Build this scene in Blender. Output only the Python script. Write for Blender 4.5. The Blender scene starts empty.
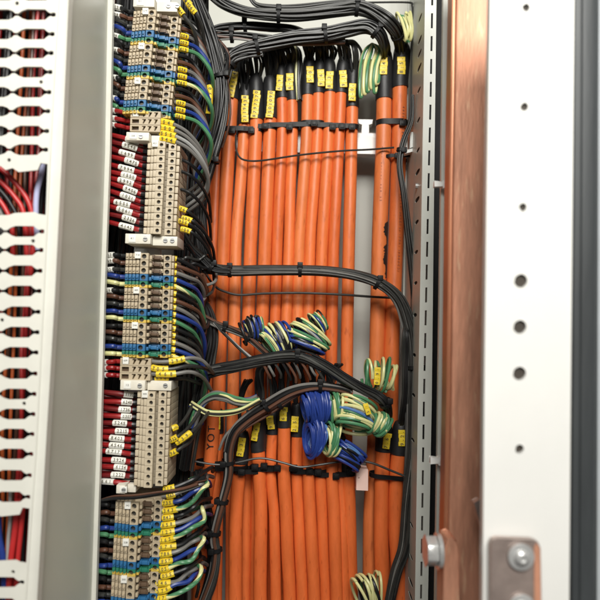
import bpy, bmesh, math, random
from mathutils import Vector, Matrix, noise, geometry

rnd = random.Random(11)
scene = bpy.context.scene
COL = scene.collection
PI = math.pi

# ------------------------------------------------------------------ camera
ROLL, PITCH = math.radians(1.5), math.radians(2.2)
CAMROT = (Matrix.Rotation(PITCH, 3, 'X') @ Matrix.Rotation(PI / 2, 3, 'X')
          @ Matrix.Rotation(ROLL, 3, 'Z'))
cam_d = bpy.data.cameras.new('camera')
cam = bpy.data.objects.new('camera', cam_d)
COL.objects.link(cam)
cam.matrix_world = CAMROT.to_4x4()
cam_d.sensor_width = 36
cam_d.lens = 36
cam_d.clip_start = 0.01
cam_d.clip_end = 50
cam_d.dof.use_dof = True
cam_d.dof.focus_distance = 0.555
cam_d.dof.aperture_fstop = 6.0
scene.camera = cam


def P(x, y, d):
    """photo pixel (600 px wide) -> point on the world plane y = d (metres)"""
    r = CAMROT @ Vector(((x - 300) / 600, (300 - y) / 600, -1))
    return r * (d / r.y)


def pxs(d):
    return d / 600.0


# ------------------------------------------------------------------ materials
def lin(c):
    c = c / 255
    return c / 12.92 if c <= .04045 else ((c + .055) / 1.055) ** 2.4


def S(r, g, b):
    return (lin(r), lin(g), lin(b))


def mat(name, rgb, rough=.45, metal=0.0, var=.18, scale=60, bump=.0, bscale=300, spec=.5,
        aniso=None, rvar=.12, dirt=0.0, dirtcol=(.03, .025, .02), coat=0):
    m = bpy.data.materials.new(name)
    m.use_nodes = True
    nt = m.node_tree
    N, L = nt.nodes, nt.links
    b = N['Principled BSDF']
    b.inputs['Metallic'].default_value = metal
    b.inputs['Specular IOR Level'].default_value = spec
    if coat:
        b.inputs['Coat Weight'].default_value = coat
        b.inputs['Coat Roughness'].default_value = .25
    tc = N.new('ShaderNodeTexCoord')
    src = tc.outputs['Object']
    if aniso:
        mp = N.new('ShaderNodeMapping')
        mp.inputs['Scale'].default_value = aniso
        L.new(src, mp.inputs['Vector'])
        src = mp.outputs['Vector']
    n1 = N.new('ShaderNodeTexNoise')
    n1.inputs['Scale'].default_value = scale
    n1.inputs['Detail'].default_value = 6
    n1.inputs['Roughness'].default_value = .65
    L.new(src, n1.inputs['Vector'])
    cr = N.new('ShaderNodeValToRGB')
    cr.color_ramp.elements[0].position = .28
    cr.color_ramp.elements[1].position = .75
    lo = [max(0, c * (1 - var)) for c in rgb]
    hi = [min(1, c * (1 + var * .7)) for c in rgb]
    cr.color_ramp.elements[0].color = (*lo, 1)
    cr.color_ramp.elements[1].color = (*hi, 1)
    L.new(n1.outputs['Fac'], cr.inputs['Fac'])
    out = cr.outputs['Color']
    if dirt > 0:
        n3 = N.new('ShaderNodeTexNoise')
        n3.inputs['Scale'].default_value = scale * 3.1
        n3.inputs['Detail'].default_value = 8
        L.new(src, n3.inputs['Vector'])
        r3 = N.new('ShaderNodeValToRGB')
        r3.color_ramp.elements[0].position = .60
        r3.color_ramp.elements[1].position = .72
        r3.color_ramp.elements[0].color = (0, 0, 0, 1)
        r3.color_ramp.elements[1].color = (dirt, dirt, dirt, 1)
        L.new(n3.outputs['Fac'], r3.inputs['Fac'])
        mx = N.new('ShaderNodeMixRGB')
        L.new(r3.outputs['Color'], mx.inputs['Fac'])
        L.new(out, mx.inputs['Color1'])
        mx.inputs['Color2'].default_value = (*dirtcol, 1)
        out = mx.outputs['Color']
    L.new(out, b.inputs['Base Color'])
    mr = N.new('ShaderNodeMapRange')
    mr.inputs['To Min'].default_value = max(.02, rough - rvar)
    mr.inputs['To Max'].default_value = min(1, rough + rvar)
    L.new(n1.outputs['Fac'], mr.inputs['Value'])
    L.new(mr.outputs['Result'], b.inputs['Roughness'])
    if bump > 0:
        n2 = N.new('ShaderNodeTexNoise')
        n2.inputs['Scale'].default_value = bscale
        n2.inputs['Detail'].default_value = 4
        L.new(src, n2.inputs['Vector'])
        bp = N.new('ShaderNodeBump')
        bp.inputs['Strength'].default_value = bump
        bp.inputs['Distance'].default_value = .0006
        L.new(n2.outputs['Fac'], bp.inputs['Height'])
        L.new(bp.outputs['Normal'], b.inputs['Normal'])
    return m


M = {}
M['orange'] = mat('orange_sheath', (.78, .180, .044), .45, var=.22, scale=85, bump=.5, bscale=220,
                  aniso=(1, 1, .25), dirt=.45, dirtcol=(.30, .05, .012))
M['orange_red'] = mat('orange_sheath_deep', (.73, .150, .034), .45, var=.22, scale=85, bump=.5, bscale=220,
                      aniso=(1, 1, .25), dirt=.45, dirtcol=(.22, .035, .010))
M['orange_pale'] = mat('orange_sheath_pale', (.78, .205, .056), .48, var=.24, scale=85, bump=.5, bscale=220,
                       aniso=(1, 1, .2), dirt=.5, dirtcol=(.32, .065, .018))
M['black'] = mat('black_insulation', (.011, .011, .0115), .38, var=.3, spec=.38)
M['charcoal'] = mat('charcoal_insulation', (.034, .034, .031), .36, var=.35, spec=.42)
M['slate'] = mat('slate_insulation', (.075, .075, .070), .38, var=.35)
M['grey'] = mat('grey_insulation', (.17, .163, .15), .42)
M['grey_light'] = mat('pale_grey_insulation', (.33, .33, .315), .42)
M['blue'] = mat('blue_insulation', (.018, .045, .235), .38)
M['blue_light'] = mat('light_blue_insulation', (.09, .20, .45), .36)
M['lavender'] = mat('lavender_insulation', (.50, .52, .75), .4)
M['brown'] = mat('brown_insulation', (.105, .045, .026), .4)
M['red'] = mat('red_insulation', (.30, .013, .014), .38)
M['red_dark'] = mat('dark_red_insulation', (.17, .010, .011), .4)
M['green'] = mat('green_insulation', (.075, .235, .11), .38)
M['yg'] = mat('pale_yellow_stripe', (.72, .70, .33), .38)
M['shrink'] = mat('black_heat_shrink', (.014, .014, .015), .5, bump=.3, bscale=200)
M['tie'] = mat('black_nylon', (.008, .008, .0085), .48, spec=.25)
M['tag_yellow'] = mat('yellow_marker', (.80, .58, .03), .42, var=.12, scale=150)
M['tag_white'] = mat('white_marker', (.80, .79, .73), .45, var=.08, scale=150)
M['ink'] = mat('black_ink', (.012, .012, .012), .6)
M['ink_soft'] = mat('worn_ink', (.10, .085, .045), .6)
M['ink_brown'] = mat('faded_print', (.22, .04, .012), .6)
M['beige'] = mat('beige_polyamide', (.47, .385, .265), .48, var=.1, scale=90, bump=.15)
M['beige2'] = mat('pale_beige_polyamide', (.55, .465, .335), .48, var=.1, scale=90, bump=.15)
M['tblue'] = mat('blue_polyamide', (.025, .135, .30), .45, var=.12)
M['tgreen'] = mat('green_polyamide', (.02, .17, .10), .45, var=.12)
M['tyellow'] = mat('yellow_polyamide', (.66, .46, .085), .45, var=.12)
M['bridge'] = mat('jumper_brown', (.12, .075, .045), .5)
M['clampwhite'] = mat('white_polyamide', (.72, .68, .58), .45, var=.08)
M['steel'] = mat('zinc_steel', (.66, .66, .65), .30, metal=.55, var=.15, scale=120)
M['darksteel'] = mat('dark_screw', (.10, .095, .085), .4, metal=.7)
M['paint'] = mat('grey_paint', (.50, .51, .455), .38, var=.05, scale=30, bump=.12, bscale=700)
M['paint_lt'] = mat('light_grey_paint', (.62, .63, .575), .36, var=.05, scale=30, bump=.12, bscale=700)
M['wall'] = mat('back_wall_paint', (.60, .60, .54), .5, var=.08, scale=14, bump=.15, bscale=600)
M['cream'] = mat('cream_plastic', (.75, .74, .665), .42, var=.05, scale=40, bump=.08)
M['ductgrey'] = mat('duct_grey_paint', (.66, .67, .58), .42, var=.04, scale=20, bump=.1, bscale=500)
M['white'] = mat('white_panel_paint', (.775, .77, .74), .38, var=.03, scale=18, bump=.08, bscale=700)
M['rail_white'] = mat('white_rail_paint', (.80, .80, .77), .4, var=.04)
M['rubber'] = mat('dark_rubber', (.042, .047, .050), .5, var=.25, scale=70, bump=.3, bscale=300, aniso=(1, 1, .1))
M['gap'] = mat('unlit_interior', (.012, .012, .013), .8)  # near-black base with the shade of recesses put into the colour
M['copper'] = mat('copper_bar', (.66, .315, .20), .56, metal=.32, var=.40, scale=70, bump=.5, bscale=420,
                  aniso=(1.5, 1.5, .22), rvar=.15, dirt=.6, dirtcol=(.80, .52, .33))
M['copper_edge'] = mat('copper_edge', (.50, .22, .12), .40, metal=.5, var=.25, scale=40, aniso=(1, 1, .2))
M['tinned'] = mat('tarnished_copper', (.42, .335, .30), .36, metal=.5, var=.3, scale=45, bump=.2)
M['bluegrey'] = mat('blue_grey_paint', (.40, .43, .45), .4, var=.05)
M['pink'] = mat('pale_pink_plastic', (.86, .60, .52), .45, var=.06)  # white rail with orange bounce light put into its colour
M['hole_brown'] = mat('dark_brown_backing', (.045, .036, .027), .7)
M['red_bright'] = mat('bright_red_insulation', (.52, .030, .030), .36)
M['pinkwhite'] = M['rail_white']


# ------------------------------------------------------------------ objects
def world_loc(o):
    v = Vector((0, 0, 0))
    while o is not None:
        v = v + o.location
        o = o.parent
    return v


def part(name, bm, mats, parent=None, label=None, smooth=True, sharp=40):
    """link a bmesh (world coordinates) as one mesh object, under parent if given"""
    me = bpy.data.meshes.new(name)
    if parent is not None:
        bmesh.ops.translate(bm, verts=bm.verts, vec=-world_loc(parent))
    bmesh.ops.recalc_face_normals(bm, faces=bm.faces)
    bm.to_mesh(me)
    bm.free()
    for mm in (mats if isinstance(mats, (list, tuple)) else [mats]):
        me.materials.append(mm)
    if smooth:
        me.polygons.foreach_set('use_smooth', [True] * len(me.polygons))
        me.set_sharp_from_angle(angle=math.radians(sharp))
    o = bpy.data.objects.new(name, me)
    COL.objects.link(o)
    if parent is not None:
        o.parent = parent
    if label:
        o['label'] = label
    return o


def tag(o, label, cat, group=None):
    o['label'] = label
    o['category'] = cat
    if group:
        o['group'] = group
    return o


def solo(name, bm, mats, label, cat, group=None, **k):
    xs = [v.co.copy() for v in bm.verts]
    c = sum(xs, Vector()) / len(xs)
    c.z = min(v.z for v in xs)
    bmesh.ops.translate(bm, verts=bm.verts, vec=-c)
    o = part(name, bm, mats, **k)
    o.location = c
    return tag(o, label, cat, group)


def thing(name, label, cat, loc, group=None):
    o = bpy.data.objects.new(name, None)
    o.empty_display_size = .005
    COL.objects.link(o)
    o.location = loc
    return tag(o, label, cat, group)


def structure(name, bm, m, **k):
    o = part(name, bm, m, **k)
    o['kind'] = 'structure'
    return o


# ------------------------------------------------------------------ mesh helpers
def NB():
    return bmesh.new()


def box(bm, x0, x1, y0, y1, z0, z1, bev=0, mi=0):
    vs = [bm.verts.new((x, y, z)) for x in (x0, x1) for y in (y0, y1) for z in (z0, z1)]
    idx = [(0, 1, 3, 2), (4, 6, 7, 5), (0, 4, 5, 1), (2, 3, 7, 6), (0, 2, 6, 4), (1, 5, 7, 3)]
    fs = [bm.faces.new([vs[i] for i in f]) for f in idx]
    for f in fs:
        f.material_index = mi
    if bev > 0:
        es = list({e for f in fs for e in f.edges})
        r = bmesh.ops.bevel(bm, geom=es, offset=bev, segments=2, affect='EDGES', profile=.6)
        for f in r['faces']:
            f.material_index = mi
    return vs


def spline(pts, sub=8):
    pts = [Vector(p) for p in pts]
    out = []
    n = len(pts)
    for i in range(n - 1):
        p0 = pts[max(i - 1, 0)]
        p1, p2 = pts[i], pts[i + 1]
        p3 = pts[min(i + 2, n - 1)]
        for k in range(sub):
            t = k / sub
            out.append(.5 * ((2 * p1) + (-p0 + p2) * t + (2 * p0 - 5 * p1 + 4 * p2 - p3) * t * t
                             + (-p0 + 3 * p1 - 3 * p2 + p3) * t ** 3))
    out.append(pts[-1])
    return out


def frames(pts):
    n = len(pts)
    T = []
    for i in range(n):
        t = pts[min(i + 1, n - 1)] - pts[max(i - 1, 0)]
        T.append(t.normalized() if t.length > 1e-9 else Vector((0, 0, 1)))
    u = Vector((0, 1, 0))
    if abs(T[0].dot(u)) > .9:
        u = Vector((1, 0, 0))
    U = []
    for i in range(n):
        u = (u - T[i] * u.dot(T[i]))
        u = u.normalized() if u.length > 1e-9 else T[i].orthogonal().normalized()
        U.append(u)
    return T, U, [T[i].cross(U[i]) for i in range(n)]


def tube(bm, pts, r, sides=8, stripe=None, twist=0.0, cap=True, mi=0):
    """stripe = fraction of the circumference given material 1, turning by twist per point"""
    T, U, V = frames(pts)
    rings = []
    for i, p in enumerate(pts):
        rr = r[i] if isinstance(r, (list, tuple)) else r
        a0 = twist * i
        rings.append([bm.verts.new(p + (U[i] * math.cos(a0 + 2 * PI * k / sides)
                                        + V[i] * math.sin(a0 + 2 * PI * k / sides)) * rr)
                      for k in range(sides)])
    for i in range(len(rings) - 1):
        for k in range(sides):
            f = bm.faces.new((rings[i][k], rings[i][(k + 1) % sides],
                              rings[i + 1][(k + 1) % sides], rings[i + 1][k]))
            f.material_index = mi
            if stripe and k < stripe * sides:
                f.material_index = 1
    if cap:
        bm.faces.new(list(reversed(rings[0]))).material_index = mi
        bm.faces.new(rings[-1]).material_index = mi


def cyl(bm, p0, p1, r, sides=16, mi=0):
    tube(bm, [Vector(p0), Vector(p1)], r, sides, mi=mi)


def circle_px(x, y, r, n=18):
    return [(x + r * math.cos(2 * PI * k / n), y + r * math.sin(2 * PI * k / n)) for k in range(n)]


def plate(bm, outer, holes, fn, back, mi=0):
    """plate with real holes: 2-D outlines mapped by fn, pushed back by vector `back`"""
    loops = [[Vector((a, b, 0)) for a, b in lp] for lp in [outer] + holes]
    tris = geometry.tessellate_polygon(loops)
    flat = [p for lp in loops for p in lp]
    fv = [bm.verts.new(fn(p.x, p.y)) for p in flat]
    bv = [bm.verts.new(v.co + back) for v in fv]
    for t in tris:
        try:
            bm.faces.new([fv[i] for i in t]).material_index = mi
            bm.faces.new([bv[i] for i in reversed(t)]).material_index = mi
        except ValueError:
            pass
    k = 0
    for lp in loops:
        n = len(lp)
        for i in range(n):
            a, b = k + i, k + (i + 1) % n
            bm.faces.new((fv[a], fv[b], bv[b], bv[a])).material_index = mi
        k += n


def px_prism(bm, quad, d, thick):
    """a box whose front face is a pixel quad at depth d"""
    plate(bm, quad, [], lambda x, y: P(x, y, d), Vector((0, thick, 0)))


def bevel_all(bm, off, ang=50, seg=2):
    bmesh.ops.remove_doubles(bm, verts=bm.verts, dist=1e-7)
    es = [e for e in bm.edges if len(e.link_faces) == 2 and e.calc_face_angle(0) > math.radians(ang)]
    bmesh.ops.bevel(bm, geom=es, offset=off, segments=seg, affect='EDGES', profile=.6, clamp_overlap=True)


# small printed characters for tags and sleeves
GLYPH = {}


def glyph(ch):
    if ch not in GLYPH:
        cu = bpy.data.curves.new('glyph', 'FONT')
        cu.body = ch
        cu.size = 1.4
        cu.offset = .022
        cu.resolution_u = 2
        cu.align_x, cu.align_y = 'CENTER', 'CENTER'
        ob = bpy.data.objects.new('glyph', cu)
        COL.objects.link(ob)
        bpy.context.view_layer.update()
        me = bpy.data.meshes.new_from_object(ob.evaluated_get(bpy.context.evaluated_depsgraph_get()))
        bpy.data.objects.remove(ob)
        GLYPH[ch] = ([v.co.to_2d() for v in me.vertices], [tuple(p.vertices) for p in me.polygons])
        bpy.data.meshes.remove(me)
    return GLYPH[ch]


def strokes(bm, origin, ax, up, w, h, n, chars='0123456789'):
    """n characters in a row along ax, up = their upward direction"""
    cw = w / n
    for i in range(n):
        o = origin + ax * (cw * (i + .5) - w / 2)
        vs, fs = glyph(rnd.choice(chars))
        k = min(h, cw * 1.35)
        nv = [bm.verts.new(o + ax * (v.x * k) + up * (v.y * k)) for v in vs]
        for f in fs:
            bm.faces.new([nv[q] for q in f])


# ------------------------------------------------------------------ setting
bm = NB()
px_prism(bm, [(-260, -260), (470, -260), (470, 860), (-260, 860)], .685, .003)
structure('cabinet_back_wall', bm, M['wall'], smooth=False)
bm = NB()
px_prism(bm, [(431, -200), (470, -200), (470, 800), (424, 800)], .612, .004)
structure('cabinet_side_wall', bm, M['gap'], smooth=False)  # dark sheet behind the gap, shade painted as black

# ------------------------------------------------------------------ slotted wiring duct, far left
duct = thing('wiring_duct', 'cream slotted cable duct at far left with red wires showing through its slots',
             'cable duct', P(30, 620, .40))


def lx(y, pts):
    """piecewise linear x(y)"""
    if y <= pts[0][0]:
        a, b = pts[0], pts[1]
    elif y >= pts[-1][0]:
        a, b = pts[-2], pts[-1]
    else:
        for a, b in zip(pts, pts[1:]):
            if a[0] <= y <= b[0]:
                break
    return a[1] + (b[1] - a[1]) * (y - a[0]) / (b[0] - a[0])


SEAM = [(0, 60), (150, 51.5), (300, 44.5), (450, 37), (600, 26.5)]
LIPR = [(0, 69), (150, 62.5), (300, 55), (450, 46), (600, 37.5)]
FARL = [(0, 106.5), (150, 104), (300, 99), (450, 95), (600, 90)]
FARR = [(0, 113), (150, 110), (300, 104.5), (450, 100.5), (600, 96)]
slot_ys = [-5, 14.5, 33.5, 53, 72, 92, 111.5, 131, 149.5, 231, 250.5, 271, 291.5, 311.5, 332, 353, 373, 393.5, 414,
           434, 454.5, 476, 497, 583, 604]
slots = []
for i, y in enumerate(slot_ys):
    s = lx(y, SEAM) - 60                       # shift along with the leaning seam
    j = rnd.uniform(-.6, .6)
    top = [(-60, 4.3), (9 + s, 4.3), (13.5 + s, 3.0), (16 + s, 1.1), (19 + s, 1.0), (23 + s, 3.2), (28 + s, 4.6),
           (46 + s, 4.4), (49.5 + s, 1.9), (51.5 + s, 1.2), (54 + s, 1.9), (56.5 + s, 1.4)]
    slots.append([(a, y + j - b * 1.2) for a, b in top] + [(a, y + j + b * 1.2) for a, b in reversed(top)])
for (y0, y1) in ((169, 212), (513.5, 560.5)):     # two broad openings where fingers are broken out
    s0, s1 = lx(y0, SEAM) - 60, lx(y1, SEAM) - 60
    slots.append([(-60, y0 - 3), (10 + s0, y0 - 3), (15 + s0, y0 + 1), (22 + s0, y0 - 1), (28 + s0, y0 + 3),
                  (47 + s0, y0 + 1), (50 + s0, y0 - 6), (57 + s0, y0 - 5), (57 + s1, y1 + 3), (50 + s1, y1 + 2),
                  (46 + s1, y1), (26 + s1, y1 + 1), (20 + s1, y1 + 3), (-60, y1 + 4)])
small = [(17, 3.3), (41, 82), (9, 160), (33, 241), (2, 320), (24, 403.5), (13, 572)]
outer = ([(-70, -60)] + [(lx(y, SEAM) - .4, y) for y in (-60, 0, 150, 300, 450, 600, 660)] + [(-70, 660)])
bm = NB()
plate(bm, outer, slots + [circle_px(x, y, 1.9, 12) for x, y in small], lambda x, y: P(x, y, .402),
      Vector((0, .0016, 0)))
part('slotted_face', bm, M['cream'], duct, smooth=False)
for x, y in small:
    bm = NB()
    c = P(x, y, .4032)
    cyl(bm, c, c + Vector((0, .002, 0)), pxs(.4) * 1.9, 12)
    part('rivet', bm, M['darksteel'], duct)  # dark disc sunk in the screw hole, its shade in the colour
bm = NB()                                            # front lip
ysn = (-60, 0, 150, 300, 450, 600, 660)
plate(bm, [(lx(y, SEAM) + .1, y) for y in ysn] + [(lx(y, LIPR), y) for y in reversed(ysn)], [],
      lambda x, y: P(x, y, .398), Vector((0, .006, 0)))
bevel_all(bm, .0006, 40)
part('front_lip', bm, M['cream'], duct)
bm = NB()                                            # the grey wall running back into the cabinet
a = [P(lx(y, LIPR) - 1.0, y, .4045) for y in ysn]
b = [P(lx(y, FARL) + 1.0, y, .50) for y in ysn]
va = [bm.verts.new(p) for p in a]
vb = [bm.verts.new(p) for p in b]
vc = [bm.verts.new(p + Vector((-.003, 0, 0))) for p in b]
vd = [bm.verts.new(p + Vector((-.003, 0, 0))) for p in a]
for i in range(len(ysn) - 1):
    for q, w in ((va, vb), (vb, vc), (vc, vd), (vd, va)):
        bm.faces.new((q[i], w[i], w[i + 1], q[i + 1]))
bm.faces.new([va[0], vb[0], vc[0], vd[0]])
bm.faces.new([va[-1], vd[-1], vc[-1], vb[-1]])
part('side_wall', bm, M['ductgrey'], duct, smooth=False)
bm = NB()
plate(bm, [(lx(y, FARL), y) for y in ysn] + [(lx(y, FARR), y) for y in reversed(ysn)], [],
      lambda x, y: P(x, y, .5015), Vector((0, .004, 0)))
bevel_all(bm, .0005, 40)
part('rear_flange', bm, M['cream'], duct)
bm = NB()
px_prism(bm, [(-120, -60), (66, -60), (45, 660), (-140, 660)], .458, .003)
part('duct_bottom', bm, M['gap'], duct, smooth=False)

# wires inside the duct
n = 0
desc = ['bright red wire running down inside the slotted duct', 'dark red wire running down inside the slotted duct',
        'black wire running down inside the slotted duct', 'brown wire running down inside the slotted duct', 'orange wire running down inside the slotted duct']
for i in range(26):
    x = -46 + i * 3.9 + rnd.uniform(-1, 1)
    k = rnd.choice([0, 0, 0, 1, 1, 2, 3, 4])
    d = rnd.choice([.425, .432, .44])
    pts = [P(x + rnd.uniform(-3, 3) - (y - 300) * .047, y, d + rnd.uniform(-.006, .006))
           for y in (-40, 60, 150, 240, 330, 420, 500, 580, 650)]
    bm = NB()
    tube(bm, spline(pts, 4), rnd.uniform(.0011, .0019), 8)
    solo('duct_wire', bm, M[['red_bright', 'red', 'black', 'brown', 'orange_red'][k]], desc[k], 'wire', 'wires inside the slotted duct')
for pts, mk, r, lb in (
        ([(-20, 150), (0, 168), (18, 186), (30, 206), (34, 235), (30, 280)], 'red_bright', .0018, 'thick red wire curving through the upper gap of the duct, outermost'),
        ([(-22, 158), (-3, 178), (14, 196), (24, 215), (27, 260)], 'red_bright', .0018, 'red wire curving through the upper gap of the duct, just inside the outermost'),
        ([(-24, 166), (-2, 188), (10, 203), (18, 222), (20, 260)], 'black', .0015, 'black wire curving between red ones in the upper gap of the slotted duct'),
        ([(-26, 176), (-6, 194), (6, 210), (12, 228), (13, 260)], 'red_bright', .0017, 'bright red wire below the black one in the upper gap of the slotted duct'),
        ([(-28, 192), (-8, 204), (2, 216), (6, 240)], 'grey', .0015, 'grey wire at the lower left of the duct upper gap'),
        ([(44, 160), (41, 175), (37, 192), (36, 215), (38, 250)], 'lavender', .0019, 'pale lavender wire standing in the upper gap of the slotted duct'),
        ([(18, 500), (15, 530), (11, 560), (8, 600)], 'red_bright', .0021, 'thick red wire in the lower gap of the slotted duct, left of the pair'),
        ([(24, 500), (21, 530), (18, 560), (16, 600)], 'red_bright', .0017, 'red wire in the lower gap of the slotted duct, right of the pair'),
        ([(10, 480), (10, 520), (8, 545), (7, 600)], 'grey_light', .0012, 'thin pale wire beside the red pair in the duct lower gap'),
        ([(-2, 500), (-1, 535), (3, 560), (5, 600)], 'blue', .0022, 'blue wire at the left edge of the duct lower gap')):
    bm = NB()
    tube(bm, spline([P(x, y, .416 + .001 * i) for i, (x, y) in enumerate(pts)], 8), r, 10)
    solo('duct_wire', bm, M[mk], lb, 'wire', 'wires inside the slotted duct')

# ------------------------------------------------------------------ terminal blocks
# local frame in mm: x right, y back, z up, origin at the left front; slab thickness 5.8
MM = .001


def tb_part(bm, name, mats, root):
    bmesh.ops.scale(bm, vec=(MM, MM, MM), verts=bm.verts)
    o = part(name, bm, mats)
    o.parent = root
    return o


def holed_block(bm, x0, x1, y0, y1, hx, r, z0=.15, z1=5.65, mi=0, split=None):
    plate(bm, [(x0, z0), (x1, z0), (x1, z1), (x0, z1)], [circle_px(hx, (z0 + z1) / 2, r, 14)],
          lambda a, b: Vector((a, y0, b)), Vector((0, min(4.2, y1 - y0), 0)))


def tb_body(kind, mats):
    bm = NB()
    T = 5.62
    if kind == 'multi':
        box(bm, .6, 38, 15, 46, .1, T, .25)
        for k in range(4):
            box(bm, 3.25 * k, 3.25 * k + 2.45, 3.2 - .9 * k, 15.5, .35, T - .05, .35)
            box(bm, 3.25 * k + .6, 3.25 * k + 1.9, 2.0 - .9 * k, 4, 2.2, 3.5, .2)
        box(bm, 13.0, 13.2, 4, 15, .3, T, 0)
        holed_block(bm, 13.25, 20, 0, 16, 16.2, 2.05)
        box(bm, 20.3, 22.3, 2.2, 16, .5, 3.4, .3)
        box(bm, 20.2, 29, 10.5, 16, .2, T - .1, .2)
        box(bm, 28.4, 30.2, 9, 16, 1.8, 5.0, .3)
        holed_block(bm, 30.3, 36.6, 11, 16, 33.3, 2.05)
        box(bm, 36.7, 38.6, 13, 17, .5, T - .2, .3)
    elif kind == 'slim':
        box(bm, .8, 26, 12, 46, .1, T, .25)
        box(bm, 0, 2.7, 3.4, 14, .8, T - .2, .3)
        box(bm, 3.2, 5.5, 2.2, 14, .25, T - .05, .3)
        box(bm, 6.0, 8.6, 1.2, 14, .25, T - .05, .3)
        holed_block(bm, 9.0, 15.6, 0, 13, 12.4, 1.6)
        holed_block(bm, 17.2, 23.6, 6, 13, 20.6, 1.6)
        box(bm, 23.8, 26.4, 8.2, 14, .4, T - .1, .4)
    elif kind == 'wide':
        z0, z1 = .15, 5.7
        plate(bm, [(0, z0), (25.5, z0), (25.5, z1), (0, z1)],
              [[(1.4, 1), (7.4, 1), (7.4, 4.6), (1.4, 4.6)]] +
              [[(x, 1.0), (x + 1.1, 1.0), (x + 2.9, 4.2), (x + 2.9, 4.9), (x - .4, 4.9), (x - .4, 4.1), (x + .9, 4.1)]
               for x in (10.4, 15.2, 20.4)],
              lambda a, b: Vector((a, 0, b)), Vector((0, 5, 0)))
        box(bm, 0, 25.5, 5.02, 44, z0, z1, .2)
    return bm


def tb_make(kind, colour):
    root = thing('terminal_block', '', 'terminal block', (0, 0, 0))
    if colour == 'pe':
        bm = tb_body(kind, None)
        bmesh.ops.bisect_plane(bm, geom=bm.verts[:] + bm.edges[:] + bm.faces[:], plane_co=(0, 0, 2.6),
                               plane_no=(0, 0, 1), dist=1e-5)
        for f in bm.faces:
            f.material_index = 1 if f.calc_center_median().z < 2.6 else 0
        tb_part(bm, 'body', [M['tgreen'], M['tyellow']], root)
    else:
        tb_part(tb_body(kind, None), 'body', [M[{'beige': 'beige', 'blue': 'tblue', 'pale': 'beige2'}[colour]]], root)
    if kind == 'wide':
        bm = NB()
        box(bm, 1.5, 7.3, 3.2, 4.9, 1.1, 4.5, .2)
        tb_part(bm, 'clamp_lever', [M['bridge']], root)
        return root
    for hx, y0, r in (((16.2, 0, 2.05), (33.3, 11, 2.05)) if kind == 'multi' else ((12.4, 0, 1.6), (20.6, 6, 1.6))):
        bm = NB()
        cyl(bm, (hx, y0 + 2.8, 2.9), (hx, y0 + 4.1, 2.9), r * .96, 12)
        box(bm, hx - r * .8, hx + r * .8, y0 + 2.5, y0 + 2.9, 2.65, 3.15, 0)
        tb_part(bm, 'clamp_screw', [M['darksteel']], root)
    if kind == 'multi':
        bm = NB()
        bx = {'beige': 'bridge', 'blue': 'tblue', 'pe': 'tgreen'}[colour]
        box(bm, 22.6, 28.2, 6.2, 10.6, 1.3, 4.4, .5)
        box(bm, 21.6, 23.4, 5.2, 10.6, 2.0, 5.0, .4)
        box(bm, 26.6, 29.4, 7.2, 10.6, .8, 3.6, .4)
        tb_part(bm, 'jumper', [M[bx]], root)
    return root


def copy_tree(o, parent=None):
    c = o.copy()
    COL.objects.link(c)
    if parent is not None:
        c.parent = parent
    for ch in list(o.children):
        copy_tree(ch, c)
    return c


protos, used = {}, set()


def terminal(kind, colour, x, y, pitch, label, group, marker=False, d=.5):
    key = (kind, colour)
    if key not in protos:
        protos[key] = tb_make(kind, colour)
    if key not in used:
        # first of its kind: the prototype itself; the bare copy kept for later copies
        used.add(key)
        keep = protos[key]
        o = copy_tree(keep)
    else:
        o = copy_tree(protos[key])
    o.location = P(x, y + pitch / 2, d)
    o.scale = (1, 1, pitch * pxs(d) / .0058)
    tag(o, label, 'terminal block', group)
    if marker:
        bm = NB()
        mx = {'multi': (8.6, 13.6), 'slim': (4.6, 9.6), 'wide': (2, 7)}[kind]
        y0 = {'multi': -1.0, 'slim': -.5, 'wide': -.6}[kind]
        box(bm, mx[0], mx[1], y0, y0 + 2.8, 1.0, 6.4, .25)
        m = tb_part(bm, 'marker_tag', [M['tag_white']], o)
        bm = NB()
        strokes(bm, Vector(((mx[0] + mx[1]) / 2, y0 - .03, 3.7)), Vector((1, 0, 0)), Vector((0, 0, 1)), 3.2, 1.5, 3)
        tb_part(bm, 'print', [M['ink']], m)
    return o


ORD = ['topmost', 'second', 'third', 'fourth', 'fifth', 'sixth', 'seventh', 'eighth', 'ninth', 'tenth', 'eleventh',
       'twelfth', 'thirteenth', 'fourteenth', 'fifteenth', 'sixteenth']


def nth(i):
    return ORD[i] if i == 0 else ORD[i] + ' from top'


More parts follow.
